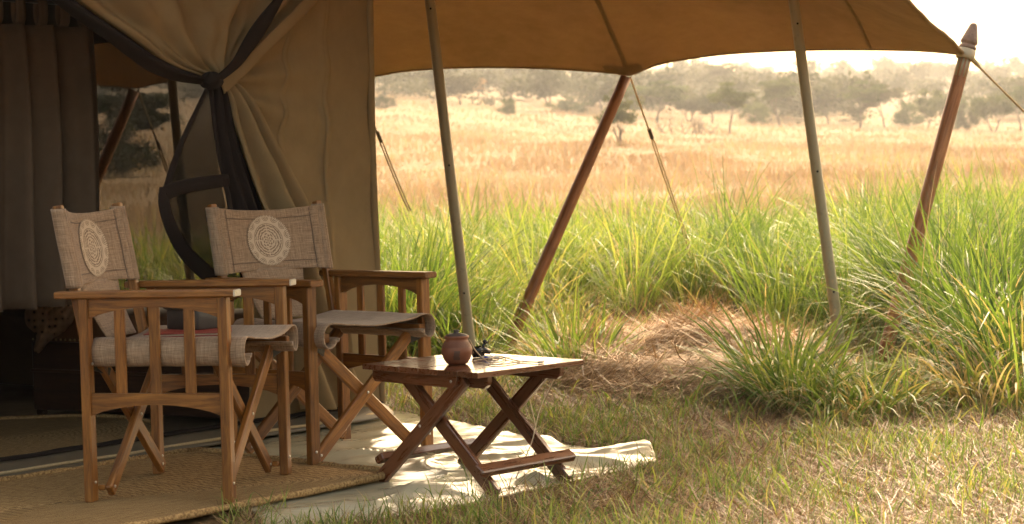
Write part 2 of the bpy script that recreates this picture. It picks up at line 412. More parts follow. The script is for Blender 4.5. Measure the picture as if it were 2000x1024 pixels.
M['straw'] = blade_mat('straw', [(0, (.09, .052, .022)), (.35, (.165, .092, .038)), (.75, (.27, .165, .074)), (1, (.40, .275, .145))], .2, .5, .35, (1.1, 1, .9))
M['dry'] = blade_mat('dry_blade', [(0, (.215, .143, .078)), (.5, (.295, .210, .122)), (.85, (.37, .280, .170)), (1, (.25, .235, .10))], .35, .6, .3, (1.05, 1, .95))
def leaf_mat(name, c0, c1):
    n = NT(name); oi = n.n('ShaderNodeObjectInfo'); at = n.n('ShaderNodeAttribute', attribute_name='tint')
    c = n.mix(at.outputs['Fac'], c0, c1)
    hs = n.n('ShaderNodeHueSaturation', i_Color=c); n.t.links.new(n.math('ADD', n.math('MULTIPLY', oi.outputs['Random'], .06), .47), hs.inputs['Hue'])
    tr = n.n('ShaderNodeBsdfTranslucent', i_Color=hs.outputs[0])
    return n.out(n.mixs(.35, n.pbr(hs.outputs[0], .7, None, .2), tr.outputs[0]))
M['leaf_green'] = leaf_mat('leaf_green', (.026, .043, .008), (.085, .108, .024))
M['leaf_grey'] = leaf_mat('leaf_grey', (.032, .035, .014), (.080, .080, .036))
M['leaf_rust'] = leaf_mat('leaf_rust', (.18, .11, .05), (.32, .20, .09))
M['leaf_dark'] = leaf_mat('leaf_dark', (.018, .026, .010), (.050, .058, .02))

n = NT('soil'); o = n.coords('Object'); a = n.noise(o, 1.1, 6, .65, .4); b = n.noise(o, 28, 6, .75); f = n.noise(o, .035, 5, .6, .5)
sp = n.n('ShaderNodeSeparateXYZ'); n.t.links.new(o, sp.inputs[0])
far = n.n('ShaderNodeMapRange', i_Value=sp.outputs[1], i_1=14.0, i_2=24.0)
near_c = n.ramp(n.math('ADD', n.math('MULTIPLY', a, .45), n.math('MULTIPLY', b, .55)), [(.36, (.035, .022, .012)), (.5, (.11, .066, .030)), (.66, (.20, .13, .06))])
st = n.noise(n.coords('Object', (.03, .11, .03)), 1.0, 6, .7, .8)
far_c = n.ramp(n.math('ADD', n.math('MULTIPLY', f, .35), n.math('MULTIPLY', st, .65)), [(.30, (.105, .095, .045)), (.42, (.15, .108, .060)), (.55, (.19, .136, .080)), (.68, (.225, .168, .102))])
col = n.mix(far.outputs[0], near_c, far_c)
M['soil'] = n.out(n.pbr(col, .95, n.bump(b, .6, .02), .1))

# ------------------------------------------------------------------ terrain
_th = np.array([-.60, -.27, -.055, 0, .08, .16, .27, .60]); _e = np.array([.047, .047, .044, .037, .0296, .0249, .0205, .018]); _es = np.array([.06, .06, .058, .055, .052, .050, .047, .045])
def terrain(x, y):
    x = np.asarray(x, float); y = np.asarray(y, float); yy = np.maximum(y, 1.0); th = x / yy
    e = np.interp(th, _th, _e); es = np.interp(th, _th, _es)
    near = .02 * np.sin(x * 1.7 + .4) * np.sin(y * 1.3) * smooth01((np.abs(y - 7) - 1.6) / 2) + .28 * smooth01((y - 9.3 - 1.6 * smooth01((-.45 - x) / .5)) / 3.0)
    t = np.clip((y - 16) / 234, 0, None)
    zf = .28 + (.72 + 250 * e) * np.minimum(t, 1) ** 1.45
    sl = (650 * es - 250 * e) / 400
    zf = zf + np.clip(y - 250, 0, 400) * sl - np.clip(y - 650, 0, None) * .03
    return np.where(y < 16, near, zf)
def tz(x, y): return float(terrain(x, y))
ys = np.concatenate([np.linspace(-30, 3, 24), np.linspace(3.25, 20, 68), np.geomspace(20.5, 1500, 110)])
xs_ = np.concatenate([-np.geomspace(900, 6.3, 60), np.linspace(-6, 6, 49), np.geomspace(6.3, 900, 60)])
XX, YY = np.meshgrid(xs_, ys); ZZ = terrain(XX, YY)
vv = np.stack([XX, YY, ZZ], -1).reshape(-1, 3); nx = len(xs_)
ff = [[i * nx + j, i * nx + j + 1, (i + 1) * nx + j + 1, (i + 1) * nx + j] for i in range(len(ys) - 1) for j in range(nx - 1)]
g = link('ground', mesh('ground', vv.tolist(), ff, True), M['soil']); tag(g, 'dry savanna ground rising gently to wooded hills', 'ground', kind='structure')

# ------------------------------------------------------------------ ground sheets
def nz3(x, y, z=0.0): return noise.noise(Vector((x, y, z)))
def sheet_from_outline(name, pts, mat, h, rows=46, cols=70, z0=.006, curl=None):
    """fills a closed outline (lower edge list, upper edge list) with a wrinkled grid"""
    lo, hi = resample(pts[0], cols), resample(pts[1], cols); P = []
    for i in range(rows):
        t = i / (rows - 1); row = []
        for j in range(cols):
            p = lo[j].lerp(hi[j], t); q = p + Vector((.012 * nz3(p.x * 5, p.y * 5, 3), .012 * nz3(p.x * 5, p.y * 5, 9), 0))
            w = abs(nz3(p.x * 2.6 + p.y * 1.2, p.y * 3.6 - p.x, .3)); w2 = nz3(p.x * 8, p.y * 8, 1.7)
            rg = (1 - abs(nz3(p.x * 2.0 - p.y * 1.5, p.y * 2.6 + p.x * 1.2, 5.3))) ** 5; rg2 = (1 - abs(nz3(p.x * 5 + p.y * 2, p.y * 4 - p.x * 3, 2.1))) ** 6
            zz = h(p) * (.35 * (1 - w * 2.2) + .65 * rg + .22 * rg2) * float(smooth01(min(t, 1 - t, j / (cols - 1) + .05, 1 - j / (cols - 1) + .03) / .10)) if h else 0
            q.z = tz(p.x, p.y) + z0 + max(0, zz) + (curl(p) if curl else 0); row.append(q)
        P.append(row)
    o = link(name, grid_mesh(P), mat); solid(o, .002, 1); return o
lower = [on_ground(*p) for p in [(330, 1060), (520, 1042), (700, 1022), (850, 1002), (935, 986), (1020, 966), (1100, 948), (1190, 928), (1282, 908)]]
upper = [wall(.2, -.05, 0), wall(1.2, -.05, 0)] + [on_ground(*p) for p in [(742, 806), (862, 824), (960, 842), (1060, 862), (1130, 876), (1195, 882), (1240, 872), (1284, 904)]]
lower = [wall(.2, 1.25, 0)] + lower[1:]
tip = on_ground(1262, 890)
def sheet_h(p):
    q = p - Vector((-.45, 6.17, 0)); a, b = q.dot(Vector((-.649, -.760, 0))), q.dot(Vector((-.760, .649, 0)))
    d = max(-a - .05, a - 2.0, -b - .05, b - 1.1)           # distance outside the rug
    return .003 + .030 * float(smooth01(d / .22)) * float(smooth01((p - WG).dot(WN) / .3 - .3))
gs = sheet_from_outline('groundsheet', (lower, upper), M['groundsheet'], sheet_h, 90, 170,
                        curl=lambda p: .020 * math.exp(-((p - tip).length / .13) ** 2))
tag(gs, 'pale cream wrinkled groundsheet spread under the folding table', 'groundsheet')

# ------------------------------------------------------------------ rugs
def rug(name, c, ax, ay, ha, hb, corner, label, z0):
    """flat braided rug: rounded rectangle half sizes ha, hb along ax, ay"""
    N = 180; out = []
    for k in range(N):
        q = 2 * math.pi * k / N; cs, sn = math.cos(q), math.sin(q); e = 2.0 / corner
        out.append((ha * math.copysign(abs(cs) ** e, cs), hb * math.copysign(abs(sn) ** e, sn)))
    root = empty(name, c); P = []; uv = []; rings = 26; al = 0
    Ls = [0]
    for k in range(1, N + 1): Ls.append(Ls[-1] + math.dist(out[k % N], out[k - 1]))
    for i in range(rings):
        s = 1 - i / (rings - 1) * .985; row = []
        for k in range(N):
            x, y = out[k][0] * s, out[k][1] * s; w = ax * x + ay * y
            row.append(w + Vector((0, 0, z0 + .010 + .004 * nz3(w.x * 4 + c.x, w.y * 4 + c.y, 5))))
            uv.append(((1 - s) * hb, Ls[k] * s))
        P.append(row)
    me = grid_mesh(P, closed=True, uv=uv)
    o = link('braided_mat', me, M['jute'], root)
    # wrapped edge: a rope of rings
    pts, rad = [], []; K = 1500
    for k in range(K):
        t = k / K * N; a, b = out[int(t) % N], out[(int(t) + 1) % N]; u = t - int(t)
        x, y = a[0] + (b[0] - a[0]) * u, a[1] + (b[1] - a[1]) * u; w = ax * x + ay * y
        pts.append(w + Vector((0, 0, z0 + .011 + .004 * nz3(w.x * 4 + c.x, w.y * 4 + c.y, 5))))
        rad.append(.0115 * (1 + .16 * (k % 3 - 1) + .12 * nz3(k * .7, 0, 2)))
    pts.append(pts[0]); rad.append(rad[0])
    tube('wrapped_edge', pts, rad, M['jute_edge'], root, 6)
    tag(root, label, 'rug', 'woven jute rugs'); return root
rc = Vector((-.45, 6.17, 0)); rd = Vector((-.649, -.760, 0)); ri = Vector((-.72, .69, 0)).normalized()
ri = Vector((-.760, .649, 0))
rug('jute_rug', rc + rd * .93 + ri * .50, rd, ri, .99, .53, 16.0, 'woven jute rug under the armchair in front of the tent doorway', .018)
rug('jute_rug', Vector((-2.16, 7.28, 0)), WD, WN, .80, .58, 2.3, 'oval jute rug inside the tent, just behind the doorway strip', .014)

# ------------------------------------------------------------------ tent
S1 = wall_s(on_wall(736, 600)); ZT = 2.12
tent = empty('safari_tent', wall(S1 / 2, -1.5, 0))
tag(tent, 'brown canvas safari tent with its door flap tied back', 'tent')
def canvas_sheet(name, f, ni, nj, mat, thick=.004):
    P = [[f(i / (ni - 1), j / (nj - 1)) for j in range(nj)] for i in range(ni)]
    o = world_part(name, grid_mesh(P), mat, tent); solid(o, thick, 0); return o
def wr(p, a=1.0):
    return a * (.010 * nz3(p.x * 2.2, p.y * 2.2, p.z * 1.1) + .004 * nz3(p.x * 7, p.y * 7, p.z * 4))
TIE = on_wall(424, 160, .05); TS, TZ_ = wall_s(TIE), TIE.z
# front wall right of the doorway, with creases that run from the tie
def front(u, v):
    z = ZT * u; sl = wall_s(on_wall(452, 300)) + .05
    s = sl + (S1 - sl) * v
    ds, dz = s - TS, z - TZ_; rr = math.hypot(ds, dz); a = math.atan2(dz, ds)
    o = .036 * math.sin(a * 15 + 1.2 * nz3(s * 2, z * 2, 1)) * math.exp(-rr / .50) * min(1, rr * 6) + .006 * math.sin(s * 9) * (1 - v) - .02 * max(0, .25 - z)
    o += .012 * math.exp(-((v - .62) / .02) ** 2)                      # vertical seam
    # bottom hangs loose
    o += .05 * max(0, .22 - z) * math.sin(s * 21) + .014 * nz3(s * 3, z * 1.2, 2)
    return wall(s + .008 * math.sin(z * 4), o, max(z, .02))
canvas_sheet('front_wall', front, 110, 70, M['canvas'])
def seam(px0, px1, name='seam'):
    pts = [on_wall(px0[0] + (px1[0] - px0[0]) * t, px0[1] + (px1[1] - px0[1]) * t) for t in np.linspace(0, 1, 40)]
    P = []
    for p in pts:
        s, z = wall_s(p), p.z; sl = wall_s(on_wall(452, 300)) + .05; v = (s - sl) / (S1 - sl); q = front(min(1, max(0, z / ZT)), v)
        o = (q - WG).dot(WN)
        P.append([wall(s - .014, o + .004, z), wall(s - .012, o + .0075, z), wall(s + .012, o + .0075, z), wall(s + .014, o + .004, z)])
    world_part(name, grid_mesh(P), M['canvas'], tent)
seam((634, -30), (634, 395)); seam((565, 0), (551, 300), 'seam')
# corner post hem on the right edge
P = [[wall(S1 + .010 + .016 * math.cos(a), .0 + .016 * math.sin(a) + .014 * nz3(S1 * 3, z * 1.2, 2), z) for a in np.linspace(0, 2 * math.pi, 13)] for z in np.linspace(.02, ZT, 30)]
world_part('corner_hem', grid_mesh(P), M['canvas'], tent)
# upper swag, pulled down to the tie
def loft(name, left, right, mat, ni=60, nj=40, folds=None, thick=.004, parent=None):
    L, R = resample(left, ni), resample(right, ni); P = []
    for i in range(ni):
        row = []
        for j in range(nj):
            t = j / (nj - 1); p = L[i].lerp(R[i], t)
            if folds: p = p + WN * folds(i / (ni - 1), t)
            row.append(p)
        P.append(row)
    o = world_part(name, grid_mesh(P), mat, parent or tent); solid(o, thick, 0); return o
W = on_wall
swag_l = [W(20, -95, .05), W(84, -40, .05), W(140, 2, .05), W(195, 40, .05), W(250, 77, .055), W(300, 109, .06), W(345, 132, .06), W(390, 148, .06), W(424, 158, .05)]
swag_r = [W(700, -140, .03), W(690, -110, .03), W(650, -60, .03), W(620, -20, .03), W(585, 15, .03), W(545, 50, .03), W(505, 88, .035), W(465, 124, .04), W(432, 152, .05)]
loft('door_swag', swag_l, swag_r, M['canvas'], 90, 70,
     lambda i, t: (.034 * (1 - i) ** .5 * math.sin(t * 24 + 2.5 * i + 2.5 * nz3(t * 3, i * 3, 4)) + .018 * (1 - i) ** .3 * math.sin(t * 47 + 3 * nz3(t * 5, i * 2, 1)) + .02 * nz3(t * 5, i * 5, 6) + .05 * math.sin(math.pi * t) * (1 - i)))
# black border rolled along the swag
bl = [W(5, -75, .06), W(62, -32, .06), W(112, 6, .06), W(160, 42, .065), W(205, 74, .07), W(250, 110, .07), W(292, 140, .07), W(335, 156, .07), W(372, 162, .065), W(412, 166, .06)]
loft('swag_border', [p + WN * .004 for p in resample(swag_l, 10)], bl, M['black_tape'], 70, 22, lambda i, t: .035 * math.sin(math.pi * t) + .012 * math.sin(t * 9 + i * 5) * (1 - i * .7), .006)
# tied door flap falling from the tie
fl = [W(436, 168, .06), W(446, 195, .07), W(456, 250, .08), W(472, 310, .085), W(492, 372, .09), W(520, 450, .10), W(548, 560, .10), W(575, 700, .09), W(600, 800, .08)]
fr = [W(462, 158, .05), W(487, 182, .05), W(515, 232, .05), W(548, 300, .05), W(580, 362, .05), W(612, 440, .05), W(650, 560, .05), W(690, 690, .05), W(722, 790, .05)]
loft('tied_flap', fl, fr, M['canvas'], 90, 60, lambda i, t: (.022 + .030 * i) * math.sin(t * (17 - 5 * i) + 1.2 * math.sin(i * 4)) * min(1, i * 6 + .3) + .045 * math.sin(math.pi * t) * min(1, 4 * i) + .01 * nz3(t * 6, i * 9, 2))
# tie-back band and the black strap that meets it
def strip(name, pts, w, mat, nrm=None, bulge=.006):
    pts = resample(pts, 40); P = []
    for k, p in enumerate(pts):
        d = (pts[min(k + 1, 39)] - pts[max(k - 1, 0)]).normalized(); s = WN.cross(d).normalized()
        ww = w(k / 39) if callable(w) else w
        P.append([p + s * (ww * (t - .5)) + WN * (bulge * math.sin(math.pi * t)) for t in np.linspace(0, 1, 9)])
    o = world_part(name, grid_mesh(P), mat, tent); solid(o, .004, 0); return o
strip('tie_band', [W(640, -40, .055), W(600, 8, .06), W(548, 60, .065), W(500, 108, .075), W(462, 146, .09), W(432, 172, .10)], .052, M['canvas'])
strip('black_strap', [W(560, -30, .085), W(540, 6, .09), W(510, 50, .095), W(482, 92, .10), W(462, 122, .105), W(436, 146, .115), W(412, 162, .115)], lambda t: .030 + .034 * math.sin(math.pi * min(1, t * 1.1)) ** 2, M['black_tape'])
# knot
kn = [(0, -.045)] + [(.040 * math.sin(math.pi * t) * (1 + .2 * math.sin(t * 20)), -.045 + .09 * t) for t in np.linspace(.08, .92, 9)] + [(0, .045)]
me = lathe_mesh([(max(r_, .002), z_) for r_, z_ in kn], 14); k_ = world_part('tie_knot', me, M['black_tape'], tent); kp = W(413, 158, .10)
me.transform(Matrix.Translation(kp) @ Matrix.Rotation(.9, 4, 'X') @ Matrix.Scale(.8, 4, Vector((0, 1, 0))))
# mosquito-net door leaf, gathered at the tie
gl = [W(404, 164, .075), W(408, 195, .085), W(414, 260, .09), W(422, 320, .09), W(436, 372, .09), W(452, 440, .09), W(470, 560, .08)]
gr = [W(438, 164, .07), W(446, 195, .075), W(458, 260, .075), W(476, 320, .075), W(497, 380, .075), W(522, 450, .075), W(560, 570, .07)]
loft('gathered_net', gl, gr, M['black_tape'], 60, 30, lambda i, t: .014 * math.sin(t * 19 + i * 3) + .05 * math.sin(math.pi * t) * (.3 + .7 * i), .003)
nl = [W(405, 172, .075), W(384, 215, .08), W(362, 262, .085), W(342, 312, .09), W(326, 362, .09), W(316, 392, .09), W(322, 430, .09), W(345, 478, .085), W(376, 515, .08), W(410, 548, .08)]
nr = [W(410, 172, .08), W(415, 215, .085), W(419, 262, .09), W(424, 312, .09), W(430, 350, .09), W(438, 392, .09), W(445, 430, .09), W(452, 478, .085), W(458, 515, .08), W(464, 548, .08)]
loft('net_leaf', nl, nr, M['net_dark'], 60, 26, lambda i, t: .012 * math.sin(t * 9 + i * 6) * math.sin(math.pi * t))
strip('net_edge', [W(406, 168, .09), W(384, 215, .093), W(362, 262, .097), W(342, 312, .10), W(328, 358, .10), W(319, 390, .10)], lambda t: .012 + .022 * t, M['black_tape'])
strip('net_edge', [W(322, 368, .105), W(320, 395, .105), W(330, 435, .105), W(352, 480, .10), W(382, 515, .095), W(425, 552, .09)], lambda t: .050 + .018 * t, M['black_tape'])
strip('net_band', [W(322, 378, .105), W(352, 366, .108), W(396, 358, .11), W(446, 352, .11)], lambda t: .055 - .008 * t, M['black_tape'])
strip('net_edge', [W(436, 350, .112), W(445, 382, .112), W(450, 420, .11)], .022, M['black_tape'])
# doorway strip with its lip
def lip(o0, z0, o1, z1, name, mat):
    P = []
    for t in np.linspace(0, 1, 90):
        s = -.5 + (S1 + .5) * t; wv = .018 * nz3(s * 3, 0, 4)
        P.append([wall(s, o0 + wv + (o1 - o0) * q + .012 * math.sin(math.pi * q), z0 + (z1 - z0) * q + .006 * nz3(s * 5, q, 8)) for q in np.linspace(0, 1, 7)])
    o = world_part(name, grid_mesh(P), mat, tent); solid(o, .004, 0)
lip(.10, .022, .03, .070, 'door_lip', M['skirt']); lip(.035, .072, .0, .080, 'lip_binding', M['black_tape']); lip(-.002, .078, -.10, .022, 'lip_back', M['tent_floor'])
strip('zip_line', [wall(-.5 + (S1 + .4) * t, .085 + .018 * nz3((-.5 + (S1 + .5) * t) * 3, 0, 4), .040) for t in np.linspace(0, 1, 20)], .010, M['rope'])
# floor, far wall with its net window, other walls, roof lining
canvas_sheet('tent_floor', lambda u, v: wall(-2.2 + (S1 + 2.2) * v, -.06 - 2.9 * u, .010 + .004 * nz3(u * 9, v * 14, 2)), 30, 50, M['tent_floor'], .003)
def side(o, z, w=0.0): return wall(S1 + w, o, z)
def side_sheet(name, o0, o1, z0, z1, mat):
    return canvas_sheet(name, lambda u, v: side(o0 + (o1 - o0) * v, z0 + (z1 - z0) * u, .008 * nz3(u * 4, v * 6, 3)), 10, 24, mat)
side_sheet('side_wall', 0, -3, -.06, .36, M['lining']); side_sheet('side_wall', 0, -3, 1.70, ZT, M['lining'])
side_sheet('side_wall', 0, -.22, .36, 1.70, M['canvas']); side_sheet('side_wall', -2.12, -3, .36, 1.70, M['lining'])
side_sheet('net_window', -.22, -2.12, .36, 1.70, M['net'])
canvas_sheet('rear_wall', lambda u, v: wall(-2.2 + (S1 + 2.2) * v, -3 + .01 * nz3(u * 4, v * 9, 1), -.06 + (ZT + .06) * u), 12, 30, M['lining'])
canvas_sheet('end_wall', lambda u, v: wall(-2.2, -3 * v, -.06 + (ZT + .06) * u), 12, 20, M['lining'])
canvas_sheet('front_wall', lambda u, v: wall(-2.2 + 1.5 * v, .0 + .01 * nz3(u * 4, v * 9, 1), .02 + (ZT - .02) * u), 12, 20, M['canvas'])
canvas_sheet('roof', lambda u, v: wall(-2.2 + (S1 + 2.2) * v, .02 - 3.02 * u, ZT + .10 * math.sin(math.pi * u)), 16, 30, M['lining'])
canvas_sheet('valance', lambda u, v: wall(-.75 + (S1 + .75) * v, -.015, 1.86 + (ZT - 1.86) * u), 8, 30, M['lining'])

# ------------------------------------------------------------------ hanging curtain inside the tent
cur = empty('tab_curtain', wall(-.1, -.75, 0)); tag(cur, 'dark brown tab-top curtain hanging inside the tent doorway', 'curtain')
def wplane(px, py, o):
    return on_wall(px, py, o)
cr = wplane(187, 300, -.75); cl_s = -1.2; cr_s = wall_s(cr); ctop = wplane(120, 52, -.75).z; cbot = wplane(90, 600, -.75).z
def fold(s): return .055 * math.sin(s * 34 + 1.6 * math.sin(s * 9)) + .018 * math.sin(s * 83)
P = [[wall(cl_s + (cr_s - cl_s) * v + .01 * math.sin(u * 5), -.75 + fold(cl_s + (cr_s - cl_s) * v) * (.6 + .5 * u), ctop + (cbot - ctop) * u) for v in np.linspace(0, 1, 220)] for u in np.linspace(0, 1, 24)]
o = world_part('curtain_cloth', grid_mesh(P), M['curtain'], cur); solid(o, .003)
for k in range(13):
    s = cr_s - .035 - k * .105
    pts = []
    P = [[wall(s + .022 * (q - .5) * 2, -.75 + .02 * math.cos(a), ctop + .055 + .055 * math.sin(a) * 1.0) for q in (0, .33, .66, 1)] for a in np.linspace(-math.pi * .5, math.pi * 1.5, 17)]
    o = world_part('curtain_tab', grid_mesh(P), M['curtain'], cur); solid(o, .003)
v, f = tube_data([wall(cl_s - .1, -.75, ctop + .095), wall(cr_s + .06, -.75, ctop + .095)], .010, 8); world_part('curtain_rail', mesh('rail', v, f, True), M['chest_wood'], cur)

# ------------------------------------------------------------------ fly sheet overhead
eave_px = [(60, 160), (120, 163), (180, 166), (225, 168), (265, 171), (300, 164), (340, 158), (420, 152), (520, 148), (640, 146), (722, 149), (780, 140), (850, 134), (950, 131), (1050, 133), (1130, 137), (1195, 142),
           (1232, 146), (1262, 134), (1300, 122), (1400, 107), (1500, 100), (1600, 97), (1720, 97), (1800, 99), (1850, 103), (1884, 107)]
def eave_depth(px): return float(np.interp(px, [0, 265, 1232, 1884], [11.0, 10.8, 10.2, 9.5]))
eave = [at_depth(px, py, eave_depth(px)) for px, py in eave_px]
eave = [eave[0] + Vector((-1.2, .3, .02)), eave[0] + Vector((-.6, .15, .01))] + eave
NE = 150; ev = resample(eave, NE)
fly = empty('canopy', Vector((0, 7.5, 2.1))); tag(fly, 'brown canvas fly sheet stretched overhead above the veranda', 'canopy')
LF = 4.6
def fly_pt(i, s):
    e = ev[i]; u = i / (NE - 1); d = Vector((-.28, -.96, 0)).lerp(Vector((-.386, -.923, 0)), u ** 4).normalized()
    H = .80 - .55 * float(smooth01((u - .80) / .20)) ** 1.3
    w = float(smooth01((u - .86) / .14)); z = e.z + (1.60 - e.z) * float(smooth01(s / .9)) * (1 - w) + (1 - w) * .80 * (1 - math.exp(-s / 1.25)) + w * min(.11 * s, .45) + (.020 * nz3(e.x * 1.5, s * 1.6, 5) + .007 * nz3(e.x * 5 + s * 2, s * 4, 2)) * min(1, s * 3)
    return Vector((e.x + d.x * s, e.y + d.y * s, z))
SS = np.concatenate([np.linspace(0, 1.6, 34), np.linspace(1.75, LF, 20)])
P = [[fly_pt(i, s) for i in range(NE)] for s in SS]
o = world_part('fly_cloth', grid_mesh(P), M['fly_canvas'], fly); solid(o, .004)
hem = [p + Vector((0, 0, 0)) for p in ev]; v, f = tube_data(hem, .007, 6); world_part('hem', mesh('hem', v, f, True), M['fly_canvas'], fly)
v, f = tube_data([fly_pt(NE - 1, s) for s in SS], .010, 6); world_part('hem', mesh('hem', v, f, True), M['fly_canvas'], fly)
def nearest_i(px):
    t = at_depth(px, 146, eave_depth(px)); return min(range(NE), key=lambda k: abs(ev[k].x - t.x))
iC = nearest_i(1232)
def fly_strip(i0, w, name, slant=0.0):
    P = []
    for s in np.linspace(.0, 3.0, 40):
        row = []
        for q in np.linspace(-1, 1, 5):
            fi = i0 + slant * s; k = int(fi); a = fly_pt(min(NE - 1, max(0, k)), s); row.append(a + Vector((.961, -.28, 0)) * (w * q) + Vector((0, 0, -.004 - .003 * (1 - q * q))))
        P.append(row)
    world_part(name, grid_mesh(P), M['fly_canvas'], fly)
fly_strip(iC, .014, 'seam'); fly_strip(nearest_i(700), .012, 'seam'); fly_strip(nearest_i(1700), .010, 'seam')
pc = fly_pt(iC - 3, .0); 
P = [[fly_pt(int(iC - 3 + 5 * q), s) + Vector((0, 0, -.012)) for q in np.linspace(0, 1, 5)] for s in np.linspace(.012, .075, 6)]
world_part('corner_patch', grid_mesh(P), M['fly_canvas'], fly)

# ------------------------------------------------------------------ poles
def round_pole(name, p0, p1, r0, r1, mat, label, group, facets=14, extra=None):
    root = empty(name, p0); L = (p1 - p0).length; F = frame(Vector((0, 0, 0)), p1 - p0, Vector((0, -1, 0)))
    nseg = 14; v, f = tube_data([(L * k / nseg, 0, 0) for k in range(nseg + 1)], [r0 + (r1 - r0) * k / nseg for k in range(nseg + 1)], facets)
    link('shaft', mesh('shaft', v, f, True), mat, root, F)
    if extra: extra(root, F, L)
    tag(root, label, 'tent pole', group); return root
baseA = at_depth(929, 755, 9.05); baseA.z = -.03
baseB = at_depth(1651, 742, 8.95); baseB.z = -.03
def extend(px0, px1, y0, y1):
    return at_depth(px1[0], px1[1], y1)
def to_fly(p0, p1):
    """carry a pole on until it meets the cloth"""
    best = p1
    for t in np.linspace(.9, 1.4, 60):
        q = p0 + (p1 - p0) * t
        w = min((fly_pt(i, s) for i in range(0, NE, 3) for s in SS[::2]), key=lambda a: (a.x - q.x) ** 2 + (a.y - q.y) ** 2)
        best = q
        if q.z > w.z + .01: break
    return best
def metal_extra(root, F, L):
    for t, r in ((.90, .0268),):
        v, f = tube_data([(L * t, 0, 0), (L * t + .04, 0, 0)], r, 14); link('sleeve', mesh('sleeve', v, f, True), M['pole_paint'], root, F)
    for t in (.22, .5, .84):
        v, f = tube_data([(L * t, 0, .020), (L * t, 0, .0275)], .005, 8); link('rivet', mesh('rivet', v, f, True), M['gunmetal'], root, F)
round_pole('steel_pole', baseA, to_fly(baseA, at_depth(836, -30, 9.0)), .0275, .0245, M['pole_paint'], 'olive grey metal veranda pole nearest the tent, standing behind the clay pot', 'metal veranda poles', 18, metal_extra)
round_pole('steel_pole', baseB, to_fly(baseB, at_depth(1546, -28, 8.9)), .0275, .0245, M['pole_paint'], 'olive grey metal veranda pole on the right, rising from a grass tussock', 'metal veranda poles', 18, metal_extra)
round_pole('steel_pole', Vector((-1.72, 10.15, 0)), at_depth(332, 120, 10.1), .0275, .025, M['pole_paint'], 'dark metal pole seen through the net window inside the tent', 'metal veranda poles', 18)
def wood_extra(root, F, L):
    v, f = tube_data([(L - .13, 0, 0), (L + .005, 0, 0)], .0355, 14); link('ferrule', mesh('ferrule', v, f, True), M['pole_paint'], root, F)
pc_tip = at_depth(1222, 152, 10.17)
round_pole('wooden_pole', Vector((-.14, 10.05, -.05)) if False else at_depth(948, 775, 9.75), pc_tip, .036, .031, M['pole_wood'], 'dark brown wooden pole slanting up to the middle of the canopy edge', 'slanting wooden poles', 10)
pe_tip = at_depth(262, 178, 10.75)
round_pole('wooden_pole', at_depth(40, 700, 10.5), pe_tip, .036, .031, M['pole_wood'], 'slanting wooden pole seen through the net window inside the tent', 'slanting wooden poles', 10)
pd_tip = at_depth(1887, 104, 9.48)
def finial_extra(root, F, L):
    v, f = tube_data([(L - .125, 0, 0), (L - .02, 0, 0)], .0335, 16); link('ferrule', mesh('ferrule', v, f, True), M['pole_paint'], root, F)
    T = F @ Matrix.Translation((L - .012, 0, 0)) @ Matrix.Rotation(math.pi / 2, 4, 'Y')
    link('metal_collar', lathe_mesh([(.020, -.02), (.046, -.018), (.047, .0), (.046, .028), (.040, .034)], 20), M['pale_collar'], root, T)
    link('finial', lathe_mesh([(.038, .030), (.044, .036), (.044, .048), (.037, .053), (.036, .058), (.042, .064), (.044, .072), (.038, .095), (.028, .130), (.020, .158), (.014, .168), (.005, .172)], 20), M['finial_wood'], root, T)
M['pale_collar'] = metal_mat('pale_collar', (.40, .33, .22), .55, .1)
M['finial_wood'] = wood_mat('finial_wood', (.12, .07, .045), (.21, .13, .09), (.30, .20, .14), .6)
round_pole('wooden_pole', at_depth(1720, 720, 9.35), pd_tip, .038, .034, M['pole_wood'], 'reddish wooden corner pole topped by a turned finial', 'slanting wooden poles', 10, finial_extra)

# ------------------------------------------------------------------ guy ropes
def strand(p0, p1, r, sag=.01, n=60, tw=0.0, ph=0.0):
    pts = []; d = (p1 - p0); a = d.normalized().cross(Vector((0, 0, 1))).normalized(); b = a.cross(d.normalized())
    for k in range(n):
        t = k / (n - 1); q = t * tw + ph
        pts.append(p0 + d * t + Vector((0, 0, -sag * 4 * t * (1 - t))) + (a * math.cos(q) + b * math.sin(q)) * (r * 1.0 if tw else 0))
    return pts
def guy(name, top, mid, bot, label, r=.006, double=True, mat='rope'):
    root = empty(name, top)
    def sub(nm, pts, rr, m): v, f = tube_data(pts, rr, 6); return world_part(nm, mesh(nm, v, f, True), m, root)
    side_ = (bot - top).normalized().cross(Vector((0, 1, 0))).normalized()
    for ph in (0, math.pi): sub('cord', strand(top, mid, r * .6, .004, 90, 60, ph), r * .62, M[mat])
    if double:
        for sg in (-1, 1):
            pts = strand(mid, bot, r, .01, 50); pts = [p + side_ * (sg * .007 * (1 if k > 1 else .4)) for k, p in enumerate(pts)]
            sub('cord', pts, r * .8, M[mat])
        d = (bot - mid).normalized()
        v, f = tube_data([mid - d * .05, mid - d * .045, mid + d * .035, mid + d * .045], [.004, .012, .012, .005], 8); world_part('toggle', mesh('toggle', v, f, True), M['twig'], root)
    tag(root, label, 'rope', 'guy ropes'); return root
cT = at_depth(1231, 150, 10.18)
guy('guy_rope', cT, at_depth(1271, 262, 10.6), at_depth(1392, 612, 12.0), 'doubled guy rope with a toggle running down beside the slanting dark pole', .0055)
guy('guy_rope', at_depth(690, 150, 10.5), at_depth(741, 268, 10.9), at_depth(800, 412, 11.4), 'guy rope at the right edge of the tent wall', .0055, True, 'dark_rope')
